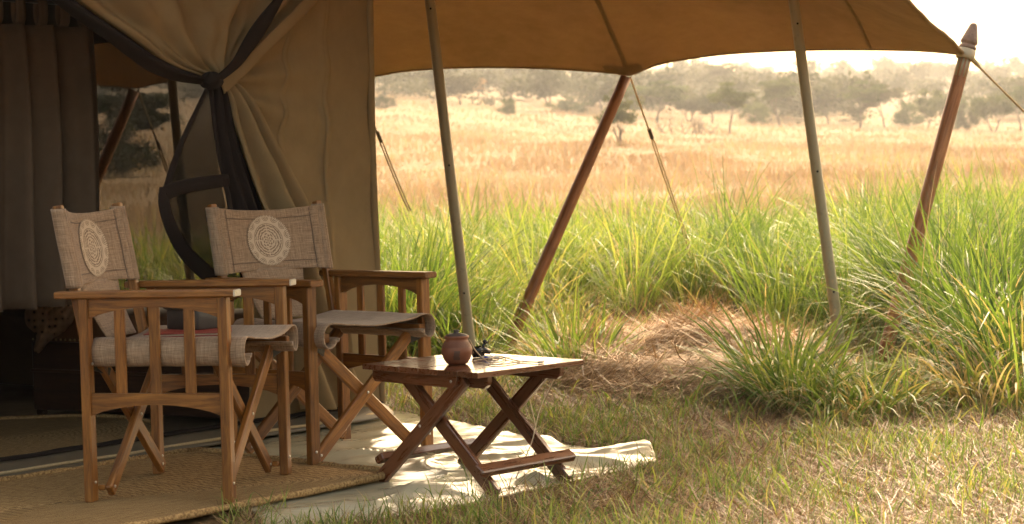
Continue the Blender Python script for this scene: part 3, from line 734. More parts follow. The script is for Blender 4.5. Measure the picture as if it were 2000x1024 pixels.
gD = guy('guy_rope', at_depth(1893, 112, 9.47), at_depth(1910, 128, 9.6), at_depth(2075, 285, 10.6), 'single guy rope tied to the finial pole', .0065, False)
dT = at_depth(1896, 116, 9.47); d2 = at_depth(2140, 348, 11.0)
v, f = tube_data([dT + Vector((-.02, 0, .02)), dT + Vector((.01, -.01, .0)), dT + Vector((.03, 0, -.02)), dT + Vector((.045, .0, -.045))], [.006, .010, .009, .007], 8); world_part('knot', mesh('knot', v, f, True), M['rope'], gD)
v, f = tube_data(strand(at_depth(1910, 128, 9.6), d2, .004, .012, 40), .0058, 6); world_part('cord', mesh('cord', v, f, True), M['rope'], gD)
guy('guy_rope', at_depth(270, 176, 10.75), at_depth(310, 285, 11.2), at_depth(352, 400, 11.8), 'guy rope seen through the net window inside the tent', .006, True, 'dark_rope')
#PART3
# ------------------------------------------------------------------ folding armchairs
def arch(x0, x1, ztop, z_end, z_mid, n=12):
    pts = [(x0, ztop), (x1, ztop)]
    for k in range(n + 1):
        t = k / n; x = x1 + (x0 - x1) * t; pts.append((x, z_end + (z_mid - z_end) * math.sin(math.pi * t) ** .7))
    return pts
DX, HW, ARM = .226, .275, .655
apron_me = prism_mesh(arch(-DX + .012, DX - .012, ARM - .021, ARM - .085, ARM - .050), .020)
rail_me = prism_mesh([(x, z) for x, z in arch(-DX + .012, DX - .012, .338, .268, .303)], .020)
screw_me = lathe_mesh([(.0052, 0), (.0052, .0012), (.004, .0028), (.001, .0032)], 12)
cap_me = None
def medallion_mesh(R, surf):
    """scalloped disc that follows the back cloth"""
    nr, na = 14, 132; v, uv, f = [surf(0, 0)], [(0, 0)], []
    for i in range(1, nr + 1):
        for k in range(na):
            q = 2 * math.pi * k / na; rr = i / nr * (1 + (.018 * math.sin(q * 44) if i == nr else 0))
            a, b = rr * math.cos(q), rr * math.sin(q); v.append(surf(a * R, b * R)); uv.append((a, b))
    for k in range(na): f.append([0, 1 + k, 1 + (k + 1) % na])
    for i in range(nr - 1):
        for k in range(na):
            l = (k + 1) % na; f.append([1 + i * na + k, 1 + (i + 1) * na + k, 1 + (i + 1) * na + l, 1 + i * na + l])
    return mesh('medallion', v, f, True, uv)
def make_chair(loc, yaw, label, tilt=(0, 0), caps=True, seed=0, pin=.045):
    c = empty('folding_armchair', loc, yaw); c.rotation_euler = (tilt[0], tilt[1], yaw); tag(c, label, 'chair', 'canvas folding armchairs')
    T = M['teak']
    for sy in (-1, 1):
        y = sy * HW
        for sx in (-1, 1):
            lg = board('leg', (sx * DX, y, 0), (sx * DX, y, ARM - .021), .042, .030, T, c, (1, 0, 0))
            link('screw', screw_me, M['steel'], lg, Matrix.Translation((.425, sy * .0, .0155 * sx)) if False else Matrix.Translation((.425, -.021 if True else 0, 0)) @ Matrix.Rotation(math.pi / 2, 4, 'X'))
            link('screw', screw_me, M['steel'], lg, Matrix.Translation((.06, 0, .015)))
        am = board('armrest', (-DX - .090, y, ARM - .010), (DX + .045, y, ARM - .010), .062, .023, T, c, (0, 0, 1), .004)
        if caps: board('end_cap', (DX + .040, y, ARM - .010), (DX + .0475, y, ARM - .010), .060, .0215, M['pale_cap'], c, (0, 0, 1), .003)
        link('arm_apron', apron_me, T, c, Matrix.Translation((0, y, 0)))
        link('side_rail', rail_me, T, c, Matrix.Translation((0, y, 0)))
        for k in (-1, 0, 1):
            board('slat', (k * .113, y, .335), (k * .113, y, ARM - .048), .014, .034, T, c, (1, 0, 0))
        # back post, leaning, inside the arm
        yb = sy * (HW - pin)
        board('back_post', (-.243, yb, .47), (-.325, yb, .922), .026, .030, T, c, (1, 0, 0))
        # crossed legs, front pair and rear pair
        for sx, x in ((1, .190), (-1, -.190)):
            xo = x + (.012 if sy > 0 else -.012)
            cl = board('cross_leg', (xo, -sy * (HW - .030), .026), (xo, sy * .222, .432), .044, .022, T, c, (1, 0, 0), .004)
            link('screw', screw_me, M['steel'], cl, Matrix.Translation((.325, 0, .011 if sx > 0 else .011)))
            link('screw', screw_me, M['steel'], cl, Matrix.Translation((.022, 0, .011)))
            board('pivot', (sx * (DX - .014), sy * (HW - .028), .040), (x, sy * (HW - .028), .040), .018, .018, T, c)
            board('folding_link', (sx * DX, sy * (HW - .022), .425), (x, sy * .185, .395), .009, .024, M['black_plastic'], c, (0, 0, 1), .002)
        board('seat_rail', (-.215, sy * .232, .452), (.262, sy * .232, .452), .030, .034, T, c)
        st = link('foot_bolt', screw_me, M['steel'], c, Matrix.Translation((-DX + .018, sy * HW, .43)) @ Matrix.Rotation(math.pi / 2, 4, 'Y'))
    # seat cloth: sling that rolls round the rails
    prof = []
    def half(sg):
        return [(sg * .196, .452), (sg * .204, .438), (sg * .216, .450), (sg * .213, .436), (sg * .226, .424), (sg * .246, .420), (sg * .262, .432), (sg * .269, .456), (sg * .266, .480), (sg * .254, .497), (sg * .236, .504), (sg * .205, .503), (sg * .16, .495)]
    prof = half(-1) + [(-.08, .487), (0, .484), (.08, .487)] + half(1)[::-1]
    prof = resample([Vector((0, y, z)) for y, z in prof], 84)
    P = []
    for i, t in enumerate(np.linspace(0, 1, 26)):
        x = -.212 + .500 * t
        P.append([Vector((x + .003 * math.sin(p.y * 14 + seed), p.y, p.z + .004 * nz3(x * 9, p.y * 9, seed))) for p in prof])
    o = link('seat_cloth', grid_mesh(P), M['linen'], c); solid(o, .0045)
    # back cloth: flat panel with a sleeve round each post
    zb, zt = .668, .910
    def px_(z): return -.243 - .082 * (z - .47) / .452
    yb = HW - pin
    def bow(y): return 1 - (y / yb) ** 2
    def surf(y, z, off=.0):
        return Vector((px_(z) + .020 - .042 * bow(y) + off + .003 * nz3(y * 14, z * 14, seed), y, z - .020 * bow(y) * ((z - zb) / (zt - zb)) + .004 * bow(y)))
    P = [[surf(-yb + 2 * yb * k / 40, zb + (zt - zb) * t) for k in range(41)] for t in np.linspace(0, 1, 24)]
    bk = link('back_cloth', grid_mesh(P), M['linen'], c); solid(bk, .005)
    for sy in (-1, 1):
        P = []
        for t in np.linspace(0, 1, 20):
            z = zb - .004 + (zt - zb + .006) * t; a0 = px_(z)
            P.append([Vector((a0 + .0235 * math.cos(a) * (1 + .08 * nz3(a, z * 9, seed + sy)), sy * (yb + .002) + .0225 * math.sin(a), z)) for a in np.linspace(0, 2 * math.pi, 22)])
        s_ = link('post_sleeve', grid_mesh(P), M['linen'], bk); solid(s_, .003)
        # stitched fold beside the sleeve
        P = [[surf(sy * (yb - .018 - .030 * q), zb + (zt - zb) * t, .004 * math.sin(math.pi * q) + .0032) for q in np.linspace(0, 1, 6)] for t in np.linspace(0, 1, 20)]
        link('sleeve_fold', grid_mesh(P), M['linen'], bk)
    for z0, z1 in ((zt - .036, zt - .001), (zb + .001, zb + .030)):
        P = [[surf(-yb + .05 + (2 * yb - .10) * k / 40, z0 + (z1 - z0) * q, .0045 - .002 * abs(2 * q - 1)) for k in range(41)] for q in np.linspace(0, 1, 5)]
        link('hem_fold', grid_mesh(P), M['linen'], bk)
    for z0 in (zt - .037, zb + .031):
        P = [[surf(-yb + .03 + (2 * yb - .06) * k / 40, z0 + .0035 * q, .0045) for k in range(41)] for q in (0, 1)]
        link('stitching', grid_mesh(P), M['thread'], bk)
    for sy in (-1, 1):
        P = [[surf(sy * (yb - .050 - .0045 * q), zb + .004 + (zt - zb - .008) * t, .0042) for q in (0, 1)] for t in np.linspace(0, 1, 20)]
        link('stitching', grid_mesh(P), M['thread'], bk)
    zc = (zb + zt) / 2 - .002
    md = link('medallion', medallion_mesh(.102, lambda a, b: surf(a, zc + b, .0062)), M['medallion'], bk); md['label'] = 'round cream medallion printed on the back cloth'
    # tail of cloth from the back down to the seat
    P = [[Vector((px_(zb) - .020 + (.075) * t - .01 * math.sin(math.pi * t), (-.5 + q) * (.30 - .07 * t), zb + .01 + (.484 - zb) * t)) for q in np.linspace(0, 1, 14)] for t in np.linspace(0, 1, 14)]
    o = link('back_tail', grid_mesh(P), M['linen'], c); solid(o, .004)
    return c
def chair_pose(nf, ff):
    """near-front and far-front foot positions -> centre and yaw"""
    a, b = on_ground(*nf), on_ground(*ff); e = (b - a).normalized(); fwd = Vector((e.y, -e.x, 0)); ctr = (a + b) / 2 - fwd * DX
    return ctr, math.atan2(fwd.y, fwd.x)
Z_RUG = .030
def gp(px, py, z): return on_ground(px, py, z)
a, b = gp(455, 979, Z_RUG), gp(553, 929, Z_RUG); e = (b - a).normalized(); fwd = Vector((e.y, -e.x, 0)); c1 = (a + b) / 2 - fwd * DX; c1.z = Z_RUG
chair1 = make_chair(c1, math.atan2(fwd.y, fwd.x), 'folding wooden armchair nearest the camera, with a red folder and dark case on its seat', caps=True, seed=1)
a, b = gp(622, 918, .012), gp(826, 877, .012); e = (b - a).normalized(); fwd = Vector((e.y, -e.x, 0)); fwd = Vector((math.cos(math.radians(-43)), math.sin(math.radians(-43)), 0)); c2 = (a + b) / 2 - fwd * DX; c2.z = .012
chair2 = make_chair(c2, math.atan2(fwd.y, fwd.x), 'folding wooden armchair behind the table, its linen seat empty', caps=False, seed=5, pin=.022)

# ------------------------------------------------------------------ things on the near chair
def on_chair(chair, x, y, z): return chair.location + Matrix.Rotation(chair.rotation_euler.z, 3, 'Z') @ Vector((x, y, z))
yaw1 = chair1.rotation_euler.z
bk = empty('folder', on_chair(chair1, .02, -.04, .500), yaw1 + .25); tag(bk, 'thin red folder lying on the near chair seat', 'folder')
board('cover', (-.13, 0, .001), (.13, 0, .001), .20, .003, M['red_cover'], bk, c=.001)
board('pages', (-.125, 0, .0055), (.125, 0, .0055), .19, .005, M['paper'], bk, c=.001)
board('cover', (-.13, 0, .0098), (.13, 0, .0098), .20, .003, M['red_cover'], bk, c=.001)
cs = empty('lidded_case', on_chair(chair1, .000, .055, .510), yaw1 - .45); tag(cs, 'dark lidded case resting on the near chair beside the red folder', 'case')
def round_box(hx, hy, z0, z1, r, bev, name, mat, puff=0.0):
    P = []; N = 40
    for z, ins in ((z0, bev), (z0 + bev, 0), (z1 - bev, 0), (z1 - bev * .3, bev * .3), (z1, bev), (z1 + puff * .7, bev + .03), (z1 + puff, min(hx, hy) - .004)):
        row = []
        for k in range(N):
            q = 2 * math.pi * k / N; cq, sq = math.cos(q), math.sin(q); ex = .32
            row.append(Vector(((hx - ins) * math.copysign(abs(cq) ** ex, cq), (hy - ins) * math.copysign(abs(sq) ** ex, sq), z)))
        P.append(row)
    me = grid_mesh(P, closed=True); return me
b_ = link('case_body', round_box(.075, .058, 0, .068, .01, .005, 'b', None), M['dark_leather'], cs)
l_ = link('case_lid', round_box(.086, .068, .064, .088, .01, .007, 'l', None, .012), M['dark_leather'], cs)
board('lid_seam', (-.08, -.0695, .074), (.08, -.0695, .074), .002, .003, M['black_plastic'], l_, c=.0005)

# ------------------------------------------------------------------ folding table
TC = Vector((-.138, 6.12, 0)); U1 = Vector((.708, -.706, 0)).normalized(); tyaw = math.atan2(U1.y, U1.x)
tb = empty('folding_table', TC + Vector((0, 0, .012)), tyaw); tag(tb, 'low folding table with glossy plank top and crossed legs', 'table')
TW = M['table_wood']; ZTOP = .392; HA, HB = .275, .242
NP = 6; pw = 2 * HA / NP
for k in range(NP):
    x = -HA + pw * (k + .5); dz = random.uniform(-.0008, .0008)
    board('plank', (x, -HB, ZTOP - .009 + dz), (x, HB, ZTOP - .009 + dz), pw - .0022, .018, TW, tb, (0, 0, 1), .0018)
def rail_poly(x0, x1): return [(x0 + .012, -.040), (x0, -.028), (x0, 0), (x1, 0), (x1, -.018), (x1 - .006, -.030), (x1 - .020, -.040)]
rail2 = prism_mesh(rail_poly(-.235, .250), .020); rail3 = prism_mesh(rail_poly(-.255, .150), .018)
for sy in (-1, 1):
    link('top_rail', rail2, TW, tb, Matrix.Translation((0, sy * .165, ZTOP - .0185)))
    cl = link('leg_cleat', rail3, TW, tb, Matrix.Translation((0, sy * .207, ZTOP - .0185)))
    link('screw', screw_me, M['steel'], tb, Matrix.Translation((.125, -.2165 if sy < 0 else .2165, ZTOP - .038)) @ Matrix.Rotation(math.pi / 2 * (1 if sy < 0 else -1), 4, 'X'))
    for dirn, yy in ((1, sy * .187), (-1, sy * (.163))):
        lg = board('leg', (-dirn * .262, yy, .0), (dirn * .160, yy, ZTOP - .030), .020, .049, TW, tb, Vector((dirn * -.65, 0, .76)), .003)
    link('screw', screw_me, M['steel'], tb, Matrix.Translation((-.046, sy * .199, ZTOP * .505)) @ Matrix.Rotation(math.pi / 2 * (1 if sy < 0 else -1), 4, 'X'))
for sx in (-1, 1):
    board('stretcher', (sx * .235, -.215, .078), (sx * .235, .215, .078), .042, .026, TW, tb, Vector((sx * .5, 0, .85)), .004)
ZT2 = .404 + .0005
def on_table(px, py, dz=0.0): return on_ground(px, py, ZT2 + dz)
# clay pot
pot = empty('clay_pot', on_table(893, 711)); tag(pot, 'small round terracotta pot with lid standing on the table', 'pot')
prof = [(.001, 0), (.028, 0), (.034, .003), (.044, .018), (.050, .036), (.0505, .047), (.047, .060), (.041, .071), (.037, .0765), (.036, .081), (.040, .086), (.0405, .0895), (.0385, .0925), (.034, .092), (.033, .085), (.001, .084)]
body = link('pot_body', lathe_mesh([(r, z) for r, z in prof], 48), M['clay'], pot)
lid = link('lid', lathe_mesh([(.001, .089), (.034, .089), (.0355, .092), (.034, .0955), (.020, .099), (.011, .100), (.009, .102), (.0085, .106), (.010, .109), (.008, .1115), (.001, .112)], 36), M['dark_clay'], pot)
# black gadget behind the pot
gd = empty('folding_tool', on_table(938, 699), .5); tag(gd, 'small shiny black tool with a knob behind the clay pot', 'tool')
def gtube(nm, pts, r, m='gunmetal', par=None): return tube(nm, pts, r, M[m], par or gd, 12)
gtube('barrel', [(-.020, .012, .014), (.016, .008, .014)], .014); gtube('barrel', [(-.028, -.016, .020), (-.004, -.018, .032)], .013)
gtube('body', [(-.022, 0, .030), (.010, -.004, .026), (.034, -.006, .018)], [.010, .012, .008])
kb = gtube('stem', [(.004, -.004, .030), (.016, -.006, .050)], .0045); gtube('knob', [(.0145, -.006, .048), (.017, -.006, .054), (.019, -.006, .058)], [.006, .010, .007])
gtube('foot', [(-.012, -.022, .004), (.030, -.026, .006)], .004, 'steel')
# blue-capped pen
pn = empty('pen', on_table(962, 701.5), .15); tag(pn, 'clear pen with a blue cap on the table', 'pen')
gtube('pen_body', [(-.018, 0, .005), (.020, .004, .005)], .0045, 'clear_plastic', pn); gtube('pen_cap', [(-.027, -.001, .005), (-.016, 0, .005)], .0055, 'blue_cap', pn)
# looped cord over the table
cps = [(917, 664, .078), (921, 672, .062), (928, 684, .038), (938, 695, .016), (950, 705, .004), (964, 709, .003), (980, 706, .003), (988, 700, .003), (975, 697, .003), (955, 700, .012), (944, 702, .004), (925, 706, .003), (945, 710, .003), (970, 712.5, .003), (1000, 709, .003), (1022, 705, .003)]
pts = [on_ground(px, py, ZT2 + h) for px, py, h in cps]
cord = tube('neck_cord', resample(pts, 110), .0021, M['cord'], None, 6); tag(cord, 'thin beige cord looped over the pot rim and across the table', 'cord', 'cords on the table')
pts = [on_ground(px, py, ZT2 + .003) for px, py in [(968, 695), (985, 698), (1002, 703), (1020, 706), (1036, 707), (1052, 708)]]
cord2 = tube('cord_end', resample(pts, 50), .0021, M['cord'], None, 6); tag(cord2, 'end of the beige cord with a small tag, lying right of the pot', 'cord', 'cords on the table')
te = tube('cord_tag', [on_ground(1052, 708, ZT2 + .004), on_ground(1061, 706.5, ZT2 + .004)], .0042, M['paper'], None, 8); te.parent = cord2

# ------------------------------------------------------------------ chest and shawl in the tent
ch0 = on_ground(66, 812, .01); chx = Vector((.88, -.475, 0)).normalized(); chyaw = math.atan2(chx.y, chx.x)
ch = empty('wooden_chest', Vector((ch0.x, ch0.y, .012)), chyaw); tag(ch, 'dark wooden chest with studded brown leather lid inside the tent', 'chest')
CL, CDp = 1.18, .36
board('chest_body', (.0, CDp / 2, .175), (CL, CDp / 2, .175), CDp, .300, M['chest_wood'], ch, c=.006)
for x in (.03, CL - .03): board('foot', (x - .02, .02, .012), (x + .02, .02, .012), .03, .024, M['chest_wood'], ch)
board('rail_strip', (-.004, -.004, .200), (CL + .004, -.004, .200), .012, .014, M['chest_wood'], ch)
ld = link('padded_lid', round_box(CL / 2 + .008, CDp / 2 + .008, 0, .12, .02, .02, 'lid', None, .018), M['leather'], ch, Matrix.Translation((CL / 2, CDp / 2, .326)))
stud = lathe_mesh([(.0055, 0), (.005, .003), (.003, .005), (.0005, .0055)], 8)
for k in range(44):
    link('stud', stud, M['brass'], ld, Matrix.Translation((-CL / 2 + .02 + k * (CL - .04) / 43, -CDp / 2 - .008, .012)) @ Matrix.Rotation(math.pi / 2, 4, 'X'))
# crumpled shawl
sh = empty('shawl', at_depth(104, 640, 8.2)); tag(sh, 'crumpled spotted brown shawl draped over the chest end', 'shawl')
outl = [(100, 532), (122, 534), (142, 548), (152, 580), (156, 612), (140, 640), (124, 652), (96, 668), (76, 690), (66, 684), (70, 655), (52, 636), (48, 612), (56, 588), (52, 572), (66, 556), (84, 548)]
ctr = (104, 605); P = []; uv = []
NA, NR = 90, 22
ol = resample([Vector((x, y, 0)) for x, y in outl + [outl[0]]], NA + 1)[:NA]
for i in range(NR):
    s = 1 - i / (NR - 1) * .98; row = []
    for k in range(NA):
        x, y = ctr[0] + (ol[k].x - ctr[0]) * s, ctr[1] + (ol[k].y - ctr[1]) * s
        d = 8.16 - .20 * (1 - s ** 2) ** .6 + .055 * nz3(x * .045, y * .045, 2) * (1 - s ** 6) + .05 * abs(nz3(x * .09 + y * .03, y * .06, 7))
        row.append(at_depth(x, y, d)); uv.append((x / 450, y / 450))
    P.append(row)
o = world_part('cloth', grid_mesh(P, closed=True, uv=uv), M['shawl'], sh)
# back of the bundle
P = [[p + Vector((0, .10 * (1 - (i / (NR - 1))) * 0 + .16 * (i / (NR - 1)) ** .5 + .003, 0)) for p in row] for i, row in enumerate([[at_depth(ctr[0] + (ol[k].x - ctr[0]) * (1 - i / (NR - 1) * .98), ctr[1] + (ol[k].y - ctr[1]) * (1 - i / (NR - 1) * .98), 8.16) for k in range(NA)] for i in range(NR)])]
world_part('cloth_back', grid_mesh(P, closed=True, uv=uv), M['shawl'], sh)
#PART4
# ------------------------------------------------------------------ grasses
def np_mesh(name, V, F, tint):
    me = bpy.data.meshes.new(name); nv, nf = len(V), len(F)
    me.vertices.add(nv); me.vertices.foreach_set('co', V.astype(np.float32).ravel())
    k = F.shape[1]; me.loops.add(nf * k); me.loops.foreach_set('vertex_index', F.astype(np.int32).ravel())
    me.polygons.add(nf); me.polygons.foreach_set('loop_start', np.arange(0, nf * k, k, dtype=np.int32))
    me.polygons.foreach_set('use_smooth', np.ones(nf, bool))
    at = me.attributes.new('tint', 'FLOAT', 'POINT'); at.data.foreach_set('value', tint.astype(np.float32))
    me.update(calc_edges=True); return me
def ribbons(base, length, azim, phi0, kappa, width, tint, seg=4, roll=None, tipdry=0.0):
    """blades: start angle phi0 from the vertical, bending by kappa along the length"""
    N = len(base); T = np.linspace(0, 1, seg + 1); pos = base.copy(); V = np.empty((N, seg + 1, 2, 3)); TI = np.empty((N, seg + 1, 2))
    roll = rng.uniform(-1.2, 1.2, N) if roll is None else roll
    sx = np.stack([np.cos(azim + math.pi / 2 + roll), np.sin(azim + math.pi / 2 + roll), np.zeros(N)], 1)
    for i, t in enumerate(T):
        if i:
            ph = phi0 + kappa * (t - .5 / seg) ** 1.3; st = length / seg
            pos = pos + np.stack([np.sin(ph) * np.cos(azim) * st, np.sin(ph) * np.sin(azim) * st, np.cos(ph) * st], 1)
        w = width * (.55 + .9 * t) * (1 - t ** 2.2) + width * .02
        V[:, i, 0] = pos - sx * w[:, None] * .5; V[:, i, 1] = pos + sx * w[:, None] * .5
        TI[:, i] = np.clip(tint + tipdry * t ** 3, 0, 1)[:, None]
    idx = np.arange(N)[:, None] * (2 * (seg + 1)) + np.arange(seg)[None] * 2
    F = np.stack([idx, idx + 1, idx + 3, idx + 2], -1).reshape(-1, 4)
    return V.reshape(-1, 3), F, TI.reshape(-1)
def merge(parts):
    V, F, T, o = [], [], [], 0
    for v, f, t in parts: V.append(v); F.append(f + o); T.append(t); o += len(v)
    return np.concatenate(V), np.concatenate(F), np.concatenate(T)
def ground3(x, y, dz=0.0): return np.stack([x, y, terrain(x, y) + dz], 1)
def tussock(cx, cy_, n, rad, h, tint=.42, spread=.55, dz=0.0, w=.009, dead=.18, tv=.16):
    r = rad * np.sqrt(rng.random(n)); a = rng.random(n) * 2 * math.pi
    x, y = cx + r * np.cos(a), cy_ + r * np.sin(a)
    az = a + rng.normal(0, .7, n); ln = h * (1.2 - .85 * rng.random(n) ** 1.4)
    p0 = np.abs(rng.normal(0, .16, n)) + spread * .5 * r / rad; ka = np.abs(rng.normal(.75, .55, n)) * (.6 + spread)
    ka = np.where(rng.random(n) < .12, ka + rng.uniform(.8, 1.8, n), ka)
    ti = np.clip(rng.normal(tint, tv, n), 0, .74)
    dd = rng.random(n) < dead; ti = np.where(dd, rng.uniform(.76, 1, n), ti); ln = np.where(dd, ln * .72, ln); ka = np.where(dd, ka + .6, ka)
    return ribbons(ground3(x, y, dz), ln, az, p0, ka, w * rng.uniform(.6, 1.35, n), ti, 5, tipdry=.08)
def px_of(x, y): return 1000 + x / y * FPX
# keep-out: tent body, mound
MC = Vector((.86, 9.45, 0)); MA, MB = .74, 1.55
def in_mound(x, y, g=1.0): return ((x - MC.x) / (MA * g)) ** 2 + ((y - MC.y) / (MB * g)) ** 2 < 1
def in_tent(x, y):
    p = Vector((x, y, 0)) - WG; s, o = p.dot(WD), p.dot(WN); return -2.4 < s < S1 + .12 and o < .25 and o > -3.2
parts = []
# the standing belt behind the veranda
GRID = []
yy_ = 9.5
while yy_ < 15.4:
    xx_ = -1.6
    while xx_ < .37 * yy_ + .4:
        GRID.append((xx_ + random.uniform(-.17, .17), yy_ + random.uniform(-.16, .16))); xx_ += .36
    yy_ += .34
for x, y in GRID:
    px = px_of(x, y)
    front_y = float(np.interp(px, [600, 720, 960, 1010, 1130, 1180, 1460, 1520, 1700, 2100], [9.6, 9.6, 9.9, 10.2, 10.5, 10.7, 10.7, 10.4, 10.2, 9.7]))
    if y < front_y or in_mound(x, y, 1.1) or in_tent(x, y) or x < -.9 - .1 * (y - 10): continue
    hgt = random.uniform(.46, .84) * (1.0 if y < 12 else .88) * float(np.interp(px, [700, 900, 1100, 1250, 1500, 1600, 1750, 2000], [1.05, .98, .92, 1.0, .96, .95, 1.08, 1.12]))
    parts.append(tussock(x, y, random.randint(110, 210), random.uniform(.09, .19), hgt, random.choice([.16, .24, .34, .44, .52, .60]), random.uniform(.35, .9), w=random.uniform(.006, .0095), dead=random.choice([.06, .12, .3]), tv=.10))
for k in range(420):                                  # straw and thin growth between the tussocks
    y = 9.9 + 5.4 * random.random(); x = random.uniform(-.9, .31 * y + .3); px = px_of(x, y)
    if in_mound(x, y, 1.0) or in_tent(x, y) or (y < 10.5 and 1180 < px < 1460): continue
    parts.append(tussock(x, y, 40, .22, random.uniform(.28, .50), random.uniform(.4, .66), 1.0, w=.006, dead=.55))
for k in range(60):                                   # dead, fallen growth along the front of the belt
    px = random.choice([random.uniform(730, 945), random.uniform(1075, 1190)]); y = random.uniform(9.3, 10.3); x = (px - 1000) / FPX * y
    parts.append(tussock(x, y, 60, .2, random.uniform(.22, .40), .5, 1.1, w=.007, dead=.75))
for k in range(70):
    px = random.choice([random.uniform(1450, 1610), random.uniform(1800, 2300), random.uniform(1800, 2300)]); y = random.uniform(8.0, 10.3); x = (px - 1000) / FPX * y
    parts.append(tussock(x, y, 45, .2, random.uniform(.16, .34), .5, 1.1, w=.007, dead=.7))
# left field behind the tent, seen through the net
for k in range(70):
    y = random.uniform(11.6, 15); x = random.uniform(-4.2, -1.6)
    parts.append(tussock(x, y, 60, .2, random.uniform(.35, .55), random.choice([.5, .6, .68]), .6, w=.012))
belt = link('tall_grass', np_mesh('tall_grass', *merge(parts)), M['grass']); tag(belt, 'belt of tall green grass standing behind the veranda poles', 'grass', kind='stuff')
print('belt', sum(len(p[1]) for p in parts))
# single clumps one can pick out
def clump(label, spots, **kw):
    ps = []
    for (px, py, n, rad, h, ti, spr, dead) in spots:
        g_ = on_ground(px, py, 0.0); ps.append(tussock(g_.x, g_.y, n, rad, h, ti, spr, 0, .011, dead))
    c_ = spots[0]; g_ = on_ground(c_[0], c_[1]); root = empty('grass_tussock', g_); 
    o = world_part('blades', np_mesh('blades', *merge(ps)), M['grass'], root); tag(root, label, 'grass tussock', 'grass tussocks'); return root
clump('large grass tussock growing round the foot of the right metal pole', [(1535, 796, 300, .14, .54, .36, .95, .25), (1575, 806, 260, .15, .42, .38, 1.1, .35), (1480, 785, 150, .14, .38, .44, 1.1, .4), (1668, 814, 240, .16, .36, .46, 1.2, .5), (1650, 824, 260, .15, .22, .40, 1.1, .70), (1705, 812, 300, .18, .36, .45, 1.2, .65), (1745, 806, 200, .17, .30, .48, 1.2, .5), (1510, 772, 150, .13, .46, .42, 1.0, .2)])
clump('tall dark green tussock behind the finial pole', [(1838, 690, 560, .22, .84, .24, .55, .12), (1790, 672, 240, .16, .74, .25, .7, .2), (1880, 690, 460, .25, .86, .22, .5, .15)])
clump('thick grass tussock at the far right edge', [(1930, 740, 520, .26, .86, .26, .55, .25), (2010, 770, 420, .26, .86, .22, .6, .35), (1960, 800, 260, .2, .55, .45, .9, .6), (1880, 790, 260, .2, .45, .5, 1.0, .75)])
clump('green tussock between the tent and the left metal pole', [(790, 715, 420, .20, .78, .22, .55, .12), (845, 716, 360, .18, .68, .38, .7, .25), (745, 700, 260, .16, .76, .28, .5, .1)])
clump('arching grass tussock beside the foot of the dark slanting pole', [(1110, 745, 300, .16, .46, .40, .9, .25), (1160, 750, 240, .16, .42, .48, 1.0, .4), (915, 730, 260, .15, .44, .34, 1.0, .4)])
# short turf and litter on the open ground
sheet_poly = [(p.x, p.y) for p in lower] + [(p.x, p.y) for p in upper[::-1]]
sp_ = np.array(sheet_poly)
def inside_poly(x, y):
    c = np.zeros(len(x), bool); j = len(sp_) - 1
    for i in range(len(sp_)):
        xi, yi = sp_[i]; xj, yj = sp_[j]
        m = ((yi > y) != (yj > y)); den = (yj - yi) if yj != yi else 1e-9
        c ^= m & (x < (xj - xi) * (y - yi) / den + xi); j = i
    return c
def scatter(n, y0, y1):
    y = y0 + (y1 - y0) * rng.random(n); x = rng.uniform(-.16, .38, n) * y
    k = ~inside_poly(x, y)
    p = (x - WG.x) * WN.x + (y - WG.y) * WN.y; s = (x - WG.x) * WD.x + (y - WG.y) * WD.y
    k &= ~((p < .1) & (s < S1 + .1)); k &= ~((p < 1.3) & (s < .3))
    return x[k], y[k]
x, y = scatter(86000, 4.3, 10.6); n_ = len(x)
V1 = ribbons(ground3(x, y, .004) + np.stack([np.zeros(n_), np.zeros(n_), rng.random(n_) * .022], 1), rng.uniform(.03, .15, n_), rng.random(n_) * 2 * math.pi, rng.uniform(1.10, 1.60, n_), rng.normal(0, .5, n_), rng.uniform(.0016, .0044, n_), rng.random(n_) ** 1.3, 3)
x, y = scatter(9000, 4.3, 10.6); n_ = len(x)
V2 = ribbons(ground3(x, y, 0), rng.uniform(.03, .13, n_), rng.random(n_) * 2 * math.pi, rng.uniform(.3, 1.2, n_), rng.normal(.6, .5, n_), rng.uniform(.0016, .0034, n_), rng.random(n_), 3)
lit = link('dry_litter', np_mesh('dry_litter', *merge([V1, V2])), M['straw']); tag(lit, 'mat of dry brown straw and dead stems on the ground', 'straw', kind='stuff')
ps = []
x, y = scatter(60000, 4.3, 10.8)
pat = np.array([noise.noise(Vector((a * 1.6, b * 1.6, 3))) + .5 * noise.noise(Vector((a * 5, b * 5, 8))) for a, b in zip(x, y)]); keep = (pat + rng.normal(0, .22, len(x)) + .10 * (y - 7) / 2) > -.01; x, y = x[keep], y[keep]; n_ = len(x)
ps.append(ribbons(ground3(x, y, 0), rng.uniform(.03, .10, n_) * (1 + .3 * rng.random(n_)), rng.random(n_) * 2 * math.pi, np.abs(rng.normal(.3, .3, n_)), np.abs(rng.normal(.7, .5, n_)), rng.uniform(.0025, .006, n_), np.clip(rng.normal(.48, .17, n_), 0, .74), 3, tipdry=.15))
for k in range(330):                                  # taller sprigs
    y_ = 5.0 + 4.4 * random.random() ** .8; x_ = random.uniform(-.1, .30) * y_
    if inside_poly(np.array([x_]), np.array([y_]))[0] or in_tent(x_, y_) or ((Vector((x_, y_, 0)) - WG).dot(WN) < 1.35 and (Vector((x_, y_, 0)) - WG).dot(WD) < .3): continue
    ps.append(tussock(x_, y_, random.randint(6, 16), random.uniform(.02, .06), random.uniform(.07, .13) * (1 + .9 * max(0, y_ - 6.5) / 3), random.choice([.45, .55, .64]), .9, 0, .0075, .3))
